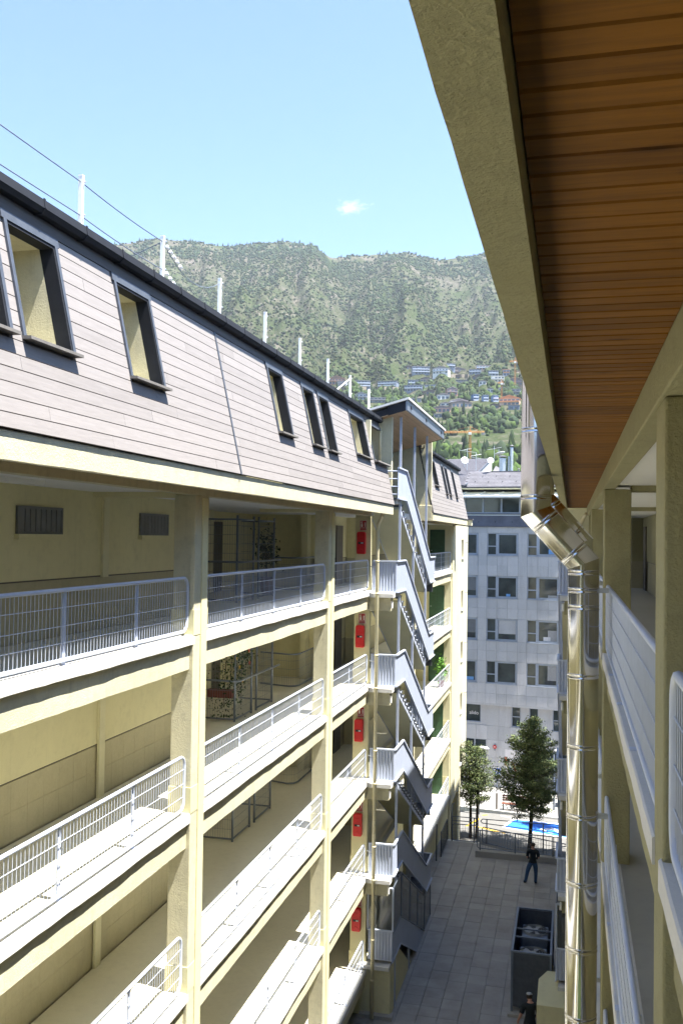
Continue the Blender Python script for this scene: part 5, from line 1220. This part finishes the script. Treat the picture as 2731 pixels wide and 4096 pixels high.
m=MB(); m.box(-4.66,-4.18,59.12,59.14,-14.78,-14.30); m.build('plate','white_paint',r); m=MB(); m.box(-4.63,-4.21,59.114,59.12,-14.75,-14.33); m.build('field','sign_blue',r)
m=MB(); m.tube([(-4.50+.10*math.cos(a),59.11,-14.52+.10*math.sin(a)) for a in np.linspace(1.3,5.6,14)],.024,6); m.tube([(-4.44,59.11,-14.46),(-4.36,59.11,-14.62),(-4.27,59.11,-14.66)],.024,6); m.disc((-4.47,59.11,-14.38),(0,-1,0),.035,10); m.build('emblem','white_paint',r)
r=thing('round_sign','small round red no-entry sign on the stone wall','sign',fp(-.9,-.2,-14.1)); m=MB(); c=Vector(fp(-1.0,-.2,-14.15)); m.tube([c,c+FN*.02],.13,20); m.build('plate','poster_red',r); m=MB(); m.box(c.x-.08,c.x+.08,c.y-.026,c.y-.02,c.z-.02,c.z+.02); m.build('bar','white_paint',r); fb('bracket','metal_grey',r,-1.03,-.97,-.27,-.2,-14.4,-13.95)
r=thing('park_bench','dark red slatted bench on the sunny pavement','bench',(-3.3,59.1,ST+.13)); z=ST+.13
for k in range(4): m=MB(); m.box(-4.1,-2.4,58.85+.1*k,58.93+.1*k,z+.42,z+.45); m.build('seat_slat','bench_wood',r)
for k in range(3): m=MB(); m.box(-4.1,-2.4,59.27+.02*k,59.30+.02*k,z+.52+.13*k,z+.62+.13*k); m.build('back_slat','bench_wood',r)
for x_ in (-4.0,-2.5):
    m=MB(); m.box(x_-.025,x_+.025,58.87,58.92,z,z+.42); m.build('leg','metal_dark',r); m=MB(); m.hexa([(x_-.025,59.2,z),(x_+.025,59.2,z),(x_+.025,59.26,z),(x_-.025,59.26,z),(x_-.025,59.3,z+.92),(x_+.025,59.3,z+.92),(x_+.025,59.35,z+.92),(x_-.025,59.35,z+.92)]); m.build('leg','metal_dark',r)
for k,(x_,y_,zt) in enumerate(((-5.45,58.2,-12.95),(-2.3,60.0,-13.15),(-.95,60.0,-13.25))):
    r=thing('street_lamp',['street lamp with flat white head behind the small left tree','street lamp with flat white head behind the big tree, left one','street lamp with flat white head behind the big tree, right one'][k],'lamp',(x_,y_,ST+.1),'street lamps')
    m=MB(); m.tube([(x_,y_,ST),(x_,y_,zt)],[.07,.045],10); m.build('column','metal_grey',r,smooth=True)
    m=MB(); m.tube([(x_-.05,y_,zt),(x_+.1,y_,zt+.06),(x_+.45,y_,zt+.03),(x_+.6,y_,zt-.03)],[.09,.17,.15,.04],12); o=m.build('lamp_head','white_paint',r,smooth=True); 
    for v in o.data.vertices: v.co.z = zt+.03+(v.co.z-zt-.03)*.6
r=thing('recycling_bin','blue recycling container on the far pavement right of the big tree','bin',(.3,61.0,ST+.13)); z=ST+.13
m=MB(); m.hexa([(-.3,60.6,z+.1),(1.1,60.6,z+.1),(1.1,61.5,z+.1),(-.3,61.5,z+.1),(-.4,60.5,z+1.3),(1.2,60.5,z+1.3),(1.2,61.6,z+1.3),(-.4,61.6,z+1.3)]); m.build('body','sign_blue',r,bevel=.05); m=MB(); m.hexa([(-.42,60.48,z+1.3),(1.22,60.48,z+1.3),(1.22,61.62,z+1.3),(-.42,61.62,z+1.3),(-.3,60.7,z+1.5),(1.1,60.7,z+1.5),(1.1,61.5,z+1.5),(-.3,61.5,z+1.5)]); m.build('lid','metal_grey',r,bevel=.03)
for x_ in (-.2,1.0): m=MB(); m.tube([(x_,60.7,z+.08),(x_+.06,60.7,z+.08)],.08,12); m.build('wheel','black_rubber',r)

# ------------------------------------------------------------------ trees by the street
def conifer(label,base,h,r0,trunks,seed,n_br=130,dens=1.0,clear=.26):
    rng=np.random.default_rng(seed); root=thing('conifer_tree',label,'tree',base,'street conifers'); B=Vector(base)
    cs=[]; cols=[]
    tr=MB(); lim=MB()
    for ti,(dx,lean,hh) in enumerate(trunks):
        H=h*hh; pts=[B+Vector((dx+lean*t+.03*math.sin(5*t+ti),.04*math.sin(4*t),H*t)) for t in np.linspace(0,1,10)]
        tr.tube(pts,[.11*h/7*(1-.86*t)+.012 for t in np.linspace(0,1,10)],9)
        for k in range(int(n_br/len(trunks))):
            t=clear+(1-clear)*(k+rng.random())/(n_br/len(trunks)); t=min(t,.985)
            f=(t-clear)/(1-clear); prof=(0.55+.45*min(1,f/.25)) if f<.25 else (1-(f-.25)/.75)**.8+.05
            L=r0*prof*rng.uniform(.55,1.15); a=rng.uniform(0,2*math.pi); p0=pts[0].lerp(pts[-1],t); upk=rng.uniform(.05,.5)+.5*f
            q=[p0+Vector((math.cos(a)*L*s,math.sin(a)*L*s,L*(upk*s*s-.10*s+.12*math.sin(3*s)))) for s in np.linspace(0,1,6)]
            lim.tube(q,[.022*(1-.8*s)*max(.5,L) for s in np.linspace(0,1,6)],4,caps=False)
            ns=int(max(6,L*22*dens))
            for j in range(ns):
                s=.18+.82*rng.random()**.75; i=min(4,int(s*5)); p=q[i].lerp(q[i+1],s*5-i); w=.11+.20*L*(1-s)*.75
                m_=rng.integers(5,10)
                off=rng.normal(size=(m_,3))*[w,w,w*.55]; pp=np.array(p)+off+[0,0,.03]; cs.append(pp)
                # sprays lighter towards the tips, darker inside: sunlight and shade put into leaf colour
                base_c=np.array([(.085,.115,.05),(.115,.148,.06),(.06,.09,.042),(.15,.17,.08)])[rng.integers(0,4)]*(.7+.6*s); cols.append(np.repeat(base_c[None],m_,0)*rng.uniform(.75,1.3,(m_,1)))
    cs=np.concatenate(cs); cols=np.concatenate(cols)
    v,_=leaves(cs,.052*(h/7)**.5,[(1,1,1)],seed+1); leaf_object('crown',v,cols,'foliage',root)
    tr.build('trunk','bark',root,smooth=True); lim.build('limbs','bark',root); return root
conifer('large dark conifer by the blue parking bay, tallest street tree',(-2.12,52.4,ST),7.15,2.15,[(0,.25,1.0)],11,165,1.2,.25)
conifer('smaller twin-stemmed conifer beside the yellow corner pillar',(-5.3,53.5,ST),5.4,1.12,[(-.16,-.12,1.0),(.16,.12,.96)],21,140,1.25,.34)
conifer('pale green treetop peeping out beside the right stair panels',(.75,56.5,ST),8.6,1.0,[(0,-.1,1.0)],31,70,.8,.5)
# ------------------------------------------------------------------ the mountainside: terrain, woods, village, cranes
_rg=np.random.default_rng(99); _lat=_rg.random((256,256))
def vnoise(x,y):
    xi=np.floor(x).astype(int); yi=np.floor(y).astype(int); fx=x-xi; fy=y-yi; fx=fx*fx*(3-2*fx); fy=fy*fy*(3-2*fy)
    g=lambda a,b:_lat[a%256,b%256]
    return (g(xi,yi)*(1-fx)+g(xi+1,yi)*fx)*(1-fy)+(g(xi,yi+1)*(1-fx)+g(xi+1,yi+1)*fx)*fy
def fbm(x,y,o=5):
    s=0;a=.5
    for i in range(o): s=s+a*vnoise(x*2**i+17*i,y*2**i+31*i); a*=.5
    return s
SKA=np.array([-60,-40,-34.5,-28.6,-25,-21.3,-19.5,-17.8,-16,-14.8,-12.5,-10.3,-8,-5.2,0,6.2,12,40.])
SKE=np.array([14,15.9,16.1,16.9,17.55,17.4,17.55,17.75,17.6,16.9,17.1,17.35,16.8,17.0,16.9,15.8,14.8,12.])
def hill(x,y):
    d=np.hypot(x,y); az=np.degrees(np.arctan2(x,y)); e=np.interp(az,SKA,SKE)+.10*(fbm(az*1.3+50,az*0+3,4)-.5)
    dr=2000.0; hr=dr*np.tan(np.radians(e))
    base=np.interp(d,[0,75,130,220,420,600,800,1000],[-18.4,-18.4,-16,-8,22,55,108,178])
    t=np.clip((d-1000)/(dr-1000),0,1); up=178+(hr-178)*(t*1.02-.02*t*t if False else t)
    h=np.where(d<1000,base,up); h=np.where(d>dr,hr-(d-dr)*.35,h)
    # gullies and spurs running down the slope
    w=np.clip((d-850)/350,0,1)*np.clip((dr-d)/260,0.06,1)
    g1=fbm(az*.16+9,d/900+2,4); g2=np.abs(fbm(az*.42+70+g1*2.5,d/520+8,5)-.48)*2; g3=fbm(x/60+5,y/60+7,4)
    h=h+w*(170*(g1-.5)+105*(g2-.35)+40*(g3-.5))
    w2=np.clip((d-150)/250,0,1)*(1-w); h=h+w2*(10*(fbm(x/120,y/120,4)-.5))
    return h
azs=np.radians(np.linspace(-50,24,380)); ds=np.concatenate([np.linspace(70,400,40,endpoint=False),np.linspace(400,1000,90,endpoint=False),np.linspace(1000,2060,170,endpoint=False),np.linspace(2060,2700,14)])
AA,DD=np.meshgrid(azs,ds,indexing='ij'); XX=DD*np.sin(AA); YY=DD*np.cos(AA); ZZ=hill(XX,YY)
na,nd=AA.shape; vv=np.stack([XX,YY,ZZ],-1).reshape(-1,3).astype(np.float32)
ii,jj=np.meshgrid(np.arange(na-1),np.arange(nd-1),indexing='ij'); a=(ii*nd+jj).ravel(); fq=np.stack([a,a+nd,a+nd+1,a+1],1)[:,::-1].astype(np.int32)
def fast_mesh(name,v,f):
    me=bpy.data.meshes.new(name); k=f.shape[1]; N=len(f); me.vertices.add(len(v)); me.vertices.foreach_set('co',np.ascontiguousarray(v,np.float32).ravel())
    me.loops.add(k*N); me.loops.foreach_set('vertex_index',np.ascontiguousarray(f,np.int32).ravel()); me.polygons.add(N); me.polygons.foreach_set('loop_start',np.arange(0,k*N,k,dtype=np.int32)); me.polygons.foreach_set('loop_total',np.full(N,k,np.int32)); me.update(); me.validate(); return me
me=fast_mesh('mountain',vv,fq); me.polygons.foreach_set('use_smooth',[True]*len(me.polygons)); me.materials.append(MAT['hill_ground']); o=bpy.data.objects.new('mountain',me); C.objects.link(o); struct(o)
def ground_hit(az,el,d0=250,d1=1400):
    ds_=np.linspace(d0,d1,2400); x=ds_*math.sin(R(az)); y=ds_*math.cos(R(az)); h=hill(x,y); tn=math.tan(R(el)); k=np.argmax(h>=ds_*tn); return ds_[k] if h[k]>=ds_[k]*tn else d1
# --- houses
HC={'redbrown':((0.3526, 0.1763, 0.114), (0.2074, 0.1348, 0.1037)),'terrace':((0.1659, 0.197, 0.2592), (0.1348, 0.1451, 0.1763)),'pale':((0.4355, 0.477, 0.5391), (0.2592, 0.2695, 0.311)),'grey':((0.311, 0.3214, 0.3526), (0.2074, 0.2074, 0.2384)),'bluegrey':((0.2074, 0.2488, 0.3422), (0.1244, 0.1348, 0.1763)),'white':((0.6842, 0.6635, 0.6429), (0.2695, 0.2488, 0.2695)),'stone':((0.2903, 0.228, 0.197), (0.1763, 0.1451, 0.1555)),'orangewhite':((0.5702, 0.3939, 0.2903), (0.228, 0.228, 0.2695)),'frame':((0.228, 0.2695, 0.4147), (0.3628, 0.1867, 0.1037)),'brown':((0.1659, 0.114, 0.0933), (0.114, 0.0933, 0.1037)),'modern':((0.7465, 0.7258, 0.7154), (0.5183, 0.5183, 0.5183)),'longroof':((0.2592, 0.2903, 0.3422), (0.1244, 0.1451, 0.1867)),'pink':((0.4355, 0.2488, 0.2178), (0.228, 0.1867, 0.2074)),'blue':((0.1555, 0.2488, 0.4355), (0.1348, 0.1763, 0.2488)),'orange':((0.5391, 0.3732, 0.2592), (0.6429, 0.2592, 0.114))}
for k,(w_,r_) in HC.items(): plain('house_wall_'+k,w_,.8,0,.12,.4); plain('house_roof_'+k,r_,.8,0,.2,.6)
plain('house_glass',(.06,.085,.12),.15,0,.4,.3); plain('house_rail',(.45,.5,.6),.5); plain('wall_tan',(.22,.19,.15),.9,0,.2,.3); plain('grass_lawn',(.12,.24,.05),1.0,0,.25,.2); plain('scree',(.45,.40,.36),1.0,0,.2,.3)
VIL=[(-14.324, 9.372, 0.956, 0.53, 'redbrown'), (-12.809, 9.289, 1.15, 0.356, 'terrace'), (-11.219, 9.302, 1.172, 0.316, 'terrace'), (-12.805, 8.455, 0.728, 0.476, 'pale'), (-11.772, 8.29, 0.93, 0.334, 'grey'), (-9.131, 10.018, 1.086, 0.495, 'bluegrey'), (-7.947, 10.054, 0.962, 0.455, 'white'), (-7.362, 10.404, 0.664, 0.274, 'bluegrey'), (-6.867, 10.032, 1.038, 0.407, 'stone'), (-5.299, 10.266, 0.911, 0.273, 'orangewhite'), (-5.831, 10.023, 0.715, 0.289, 'bluegrey'), (-4.702, 9.892, 0.592, 0.327, 'bluegrey'), (-3.933, 9.88, 0.393, 0.404, 'frame'), (-5.649, 9.669, 0.674, 0.328, 'brown'), (-4.442, 9.498, 0.788, 0.406, 'modern'), (-3.399, 9.335, 0.901, 0.436, 'brown'), (-9.525, 9.308, 0.765, 0.395, 'bluegrey'), (-8.823, 9.529, 0.723, 0.331, 'stone'), (-6.782, 9.404, 2.233, 0.291, 'longroof'), (-9.601, 8.992, 1.087, 0.395, 'bluegrey'), (-8.377, 9.071, 1.204, 0.339, 'bluegrey'), (-7.192, 8.776, 0.679, 0.488, 'pink'), (-7.749, 8.502, 0.76, 0.371, 'white'), (-4.889, 8.917, 0.355, 0.266, 'white'), (-4.161, 8.947, 0.472, 0.289, 'white'), (-3.374, 8.742, 0.548, 0.367, 'grey'), (-5.755, 8.414, 0.357, 0.409, 'blue'), (-5.153, 8.37, 0.34, 0.393, 'blue'), (-4.56, 8.325, 0.339, 0.431, 'blue'), (-3.742, 8.12, 1.216, 0.603, 'orange'), (-4.663, 7.933, 0.631, 0.291, 'brown'), (-3.464, 7.843, 0.665, 0.29, 'bluegrey'), (-6.767, 8.159, 1.036, 0.379, 'white'), (-7.82, 7.71, 1.0, 0.412, 'pink'), (-6.606, 8.024, 1.274, 0.411, 'stone'), (-8.016, 7.392, 0.601, 0.254, 'grey'), (-9.859, 10.293, 0.363, 0.275, 'brown'), (-14.031, 9.258, 0.567, 0.332, 'grey'), (-8.514, 8.819, 1.003, 0.253, 'brown'), (-9.392, 8.343, 0.603, 0.254, 'grey'), (-6.943, 9.735, 0.399, 0.235, 'brown'), (-5.369, 9.392, 0.436, 0.25, 'white'), (-7.604, 8.122, 0.64, 0.198, 'white')]
FOOT=[]
HLAB={'redbrown':'red-brown long house','terrace':'dark terraced flats','pale':'pale blue-grey house','grey':'grey house','bluegrey':'blue-grey flat-roofed flats','white':'white chalet','stone':'brown stone chalet','orangewhite':'orange and white flats','frame':'half-built framed house','brown':'dark brown chalet','modern':'white modern villa','longroof':'long low dark-roofed building','pink':'reddish pink house','blue':'small blue cubic house','orange':'house with bright orange roof'}
order=sorted(range(len(VIL)),key=lambda i:(VIL[i][4],VIL[i][0])); cnt={}
for i in order: cnt.setdefault(VIL[i][4],[]).append(i)
rngh=random.Random(12)
for i,(az,el,wa,he,kind) in enumerate(VIL):
    d=ground_hit(az,el); cx_,cy_=d*math.sin(R(az)),d*math.cos(R(az)); gz=d*math.tan(R(el)); w=d*R(wa); h=max(3.0,d*R(he)); dep=min(max(8,w*.6),13); rot=-R(az)+rngh.uniform(-.3,.3)
    lst=cnt[kind]; q=lst.index(i); hi=sorted(lst,key=lambda t:-VIL[t][1]).index(i)
    words=['leftmost','second from left','third from left','fourth from left','fifth from left','sixth from left','seventh from left','rightmost']
    lab='%s in the hillside village'%HLAB[kind]+('' if len(lst)==1 else ', %s of its kind'%words[min(q,7)] if q<len(lst)-1 else ', rightmost of its kind')
    r=thing('hillside_house',lab,'house',(cx_,cy_,gz),'houses of the hillside village'); r.rotation_euler=(0,0,rot); ROOTLOC[r.name]=(0,0,0); FOOT.append((cx_,cy_,max(w,dep)*.62))
    gab=kind in('white','stone','brown','pink','redbrown','orange','pale'); hw=h*(.68 if gab else .92); W=w/2
    m=MB(); m.box(-W,W,0,dep,-6,hw); o=m.build('wall','house_wall_'+kind,None); o.parent=r
    m=MB()
    if gab:
        ov=.6; m.prism([(-W-ov,-ov,hw-.1),(0,-ov,h+.1),(W+ov,-ov,hw-.1),(W+ov,-ov,hw+.3),(0,-ov,h+.5),(-W-ov,-ov,hw+.3)],(0,dep+2*ov,0)); m.prism([(-W,0,hw),(W,0,hw),(0,0,h)],(0,dep,0))
    else: m.box(-W-.4,W+.4,-.8,dep+.4,hw,h)
    o=m.build('roof','house_roof_'+kind,None); o.parent=r
    st=max(1,int(round(hw/2.9))); nb=max(2,int(w/3.2))
    for s_ in range(st):
        z0=s_*hw/st
        for b_ in range(nb):
            if rngh.random()<.12: continue
            x0=-W+(b_+.18)*w/nb; x1=-W+(b_+.82)*w/nb; m=MB(); m.box(x0,x1,-.12,.02,z0+.5,z0+.5+.62*hw/st); o=m.build('window','house_glass',None); o.parent=r
        if s_>0 or kind in('terrace','blue'):
            m=MB(); m.box(-W+.2,W-.2,-1.5,-.02,z0-.1,z0+.12); m.box(-W+.2,W-.2,-1.5,-1.42,z0+.12,z0+1.0); o=m.build('balcony','house_rail' if kind in('terrace','bluegrey','blue','white','orangewhite') else 'house_roof_'+kind,None); o.parent=r
def hill_strip(name,mat,az0,az1,el0,el1,label=None,cat=None,th=.8,kindv=None):
    m=MB(); n=24; prev=None
    for i in range(n+1):
        az=az0+(az1-az0)*i/n; d=ground_hit(az,el0); x,y=d*math.sin(R(az)),d*math.cos(R(az)); z0=d*math.tan(R(el0))-3; z1=d*math.tan(R(el1)); cur=(x,y,z0,z1)
        if prev: 
            dx=Vector((cur[1]-prev[1],-(cur[0]-prev[0]),0)).normalized()*th
            m.hexa([(prev[0],prev[1],prev[2]),(cur[0],cur[1],cur[2]),(cur[0]-dx.x,cur[1]-dx.y,cur[2]),(prev[0]-dx.x,prev[1]-dx.y,prev[2]),(prev[0],prev[1],prev[3]),(cur[0],cur[1],cur[3]),(cur[0]-dx.x,cur[1]-dx.y,cur[3]),(prev[0]-dx.x,prev[1]-dx.y,prev[3])])
        prev=cur
    o=m.build(name,mat); return tag(o,label,cat)
hill_strip('terrace_wall','wall_tan',-14.8,-10.5,9.06,9.26,'long tan retaining wall under the terraced flats on the hill','wall')
hill_strip('terrace_wall','wall_tan',-7.3,-6.1,9.79,10.02,'tan retaining wall under the brown stone chalet on the hill','wall')
hill_strip('terrace_wall','wall_tan',-6.05,-4.3,7.40,7.52,'low tan roadside wall below the village','wall')
# --- cranes
def crane(label,az,el0,el1,j0,j1,d):
    x,y=d*math.sin(R(az)),d*math.cos(R(az)); z0=hill(np.array([x]),np.array([y]))[0]; z1=d*math.tan(R(el1)); r=thing('tower_crane',label,'crane',(x,y,z0),'tower cranes on the hillside'); s=max(.8,d*.0013)
    def lattice(a,b,w,nm):
        a=Vector(a); b=Vector(b); dv=(b-a).normalized(); e=dv.orthogonal().normalized()*w/2; g=dv.cross(e).normalized()*w/2; m=MB(); c=[e+g,e-g,-e-g,-e+g]; L=(b-a).length; n=max(4,int(L/w/1.3)); tk=w*.075
        for q in c: m.tube([a+q,b+q],tk,4)
        for i in range(n):
            p=a.lerp(b,i/n); p2=a.lerp(b,(i+1)/n)
            for k in range(4): m.tube([p+c[k],p2+c[(k+1)%4]],tk*.7,3,caps=False)
        m.build(nm,'crane_orange',r)
    lattice((x,y,z0),(x,y,z1+1.5*s),s,'mast')
    ja=Vector((d*math.tan(R(j0-az)),0,0)); jb=Vector((d*math.tan(R(j1-az)),0,0)); rtv=Vector((math.cos(R(az)),-math.sin(R(az)),0))
    lattice(Vector((x,y,z1))+rtv*ja.x,Vector((x,y,z1))+rtv*jb.x,s*.8,'jib')
    m=MB(); q=Vector((x,y,z1))+rtv*(jb.x*.9); m.box(q.x-s,q.x+s,q.y-s*.5,q.y+s*.5,q.z-1.8*s,q.z-.4*s); m.build('counterweight','concrete_grey',r)
    m=MB(); m.tube([(x,y,z1+3.2*s),(x,y,z1+1.5*s)],s*.2,4); m.tube([(x,y,z1+3.2*s),Vector((x,y,z1+.5*s))+rtv*ja.x*.7],s*.06,3); m.tube([(x,y,z1+3.2*s),Vector((x,y,z1+.5*s))+rtv*jb.x*.7],s*.06,3); m.build('tie_bars','crane_orange',r)
    m=MB(); m.box(x-s*.8,x+s*.8,y-s*1.2,y-s*.3,z1-1.6*s,z1-.2*s); m.build('cab','white_paint',r)
crane('long orange tower crane just above the rooftops',-6.09,5.3,6.52,-7.75,-5.2,430)
crane('slender orange crane at the top right of the village',-3.41,9.73,10.74,-3.74,-3.2,940)
crane('slender orange crane in the middle of the village',-4.21,8.73,9.48,-4.44,-4.09,860)
# --- woods: thousands of bushes and trees as one mass each
def ico(sub):
    bm=bmesh.new(); bmesh.ops.create_icosphere(bm,subdivisions=sub,radius=1); v=np.array([p.co[:] for p in bm.verts]); f=np.array([[q.index for q in p.verts] for p in bm.faces]); bm.free(); return v,f
def scatter(name,n,azr,dr,sub,rad,cols,dens,seed,hk=(.8,1.2),lump=.35,pine=0.0,sink=.25):
    rng=np.random.default_rng(seed); V,F=ico(sub); out_v=[];out_f=[];out_c=[]; got=0; base=0
    az=np.radians(rng.uniform(azr[0],azr[1],n*6)); d=np.sqrt(rng.uniform(dr[0]**2,dr[1]**2,n*6)); x=d*np.sin(az); y=d*np.cos(az)
    keep=rng.random(n*6)<dens(x,y,d,np.degrees(az))
    for fx,fy,fr in FOOT: 
        keep&=((x-fx)**2+(y-fy)**2>fr*fr); 
        # keep a clear strip in front of every house
        dd=math.hypot(fx,fy); ux,uy=fx/dd,fy/dd; al=(x-fx)*ux+(y-fy)*uy; ac=np.abs((x-fx)*uy-(y-fy)*ux); keep&=~((al<0)&(al>-26)&(ac<fr*.9))
    x,y,d=x[keep][:n],y[keep][:n],d[keep][:n]; z=hill(x,y); N=len(x)
    rr=rng.uniform(rad[0],rad[1],N)*(.75+.5*rng.random(N)); hh=rng.uniform(hk[0],hk[1],N)
    VV=np.repeat(V[None],N,0)*(1+lump*(rng.random((N,len(V),1))-.5)*2)
    if pine>0:
        ip=rng.random(N)<pine; t=(VV[:,:,2:3]+1)/2; taper=np.where(ip[:,None,None],(1.15-t)*.8,1.0); VV[:,:,:2]*=taper; hh=np.where(ip,hh*1.9,hh)
    VV=VV*rr[:,None,None]; VV[:,:,2]*=hh[:,None]; VV[:,:,0]+=x[:,None]; VV[:,:,1]+=y[:,None]; VV[:,:,2]+=(z+rr*hh*(1-sink)*.9)[:,None]
    FF=(F[None]+(np.arange(N)*len(V))[:,None,None]).reshape(-1,3); cc=np.array(cols)[rng.integers(0,len(cols),N)]*rng.uniform(.7,1.3,(N,1)); cv=np.repeat(cc[:,None],len(V),1)*rng.uniform(.8,1.2,(N,len(V),1))
    me=fast_mesh(name,VV.reshape(-1,3),FF); at=me.color_attributes.new('col','FLOAT_COLOR','POINT'); q=np.ones((N*len(V),4),np.float32); q[:,:3]=cv.reshape(-1,3); at.data.foreach_set('color',q.ravel()); me.materials.append(MAT['forest'])
    o=bpy.data.objects.new(name,me); C.objects.link(o); return stuff(o)
DKG=[(0.0322,0.0499,0.0242),(0.0443,0.0645,0.0290),(0.0290,0.0443,0.0257),(0.0524,0.0725,0.0322),(0.0403,0.0564,0.0338)]
LTG=[(0.0310,0.0508,0.0174),(0.0422,0.0682,0.0211),(0.0558,0.0868,0.0248),(0.0248,0.0403,0.0186),(0.0372,0.0546,0.0248)]
dn=lambda x,y,d,az: np.clip((fbm(x/150+3,y/150+4,4)-.32)*2.6,.05,1)*np.clip(.35+.9*fbm(az*.6+4,d/300,3),0,1)
o=scatter('mountain_woods',36000,(-37,9),(960,1950),1,(1.0,2.7),DKG,dn,1,(.7,1.05),.4,.15); tag(o,'scattered shrubs and small trees covering the mountainside','woods'); 
o=scatter('ridge_woods',3600,(-37,9),(1880,2010),1,(1.8,3.2),[(0.0322,0.0524,0.0322),(0.0403,0.0645,0.0403)],lambda x,y,d,az:np.clip((fbm(az*1.5,az*0+9,3)-.2)*3,.15,1),2,(.7,1.0),.3,.25); tag(o,'dark pines along the mountain ridge','woods')
o=scatter('mountain_scrub',15000,(-37,9),(950,1900),1,(1.2,2.4),[(0.0372,0.0527,0.0217),(0.0496,0.0620,0.0279),(0.0620,0.0651,0.0341),(0.0310,0.0446,0.0186)],lambda x,y,d,az:np.full_like(x,.9),8,(.5,.9),.4); tag(o,'low scrub dotted over the mountainside','scrub')
o=scatter('village_trees',1500,(-17,4),(560,960),2,(1.3,3.0),LTG+DKG,lambda x,y,d,az:np.clip((fbm(x/70+8,y/70+2,4)-.36)*3.2,.04,1),3,(.9,1.5),.35,.18); tag(o,'trees and bushes between the houses of the village','trees')
o=scatter('valley_trees',1500,(-16,5),(240,600),2,(1.6,3.6),LTG,lambda x,y,d,az:np.clip((fbm(x/55+1,y/55+2,4)-.28)*3,.05,1),4,(.9,1.5),.35,.15); tag(o,'bright green trees on the lower slope behind the rooftops','trees')

# ------------------------------------------------------------------ the air: one even box of thin haze round everything
hm=bpy.data.materials.new('haze'); hm.use_nodes=True; ht=hm.node_tree; ht.nodes.clear(); ho=ht.nodes.new('ShaderNodeOutputMaterial'); hv=ht.nodes.new('ShaderNodeVolumePrincipled')
hv.inputs['Color'].default_value=(.80,.90,1,1); hv.inputs['Density'].default_value=0.00009; hv.inputs['Anisotropy'].default_value=0.25; ht.links.new(hv.outputs[0],ho.inputs['Volume']); MAT['haze']=hm
m=MB(); m.box(-4100,4100,-3100,5100,-19.5,760); o=m.build('haze','haze'); stuff(o)
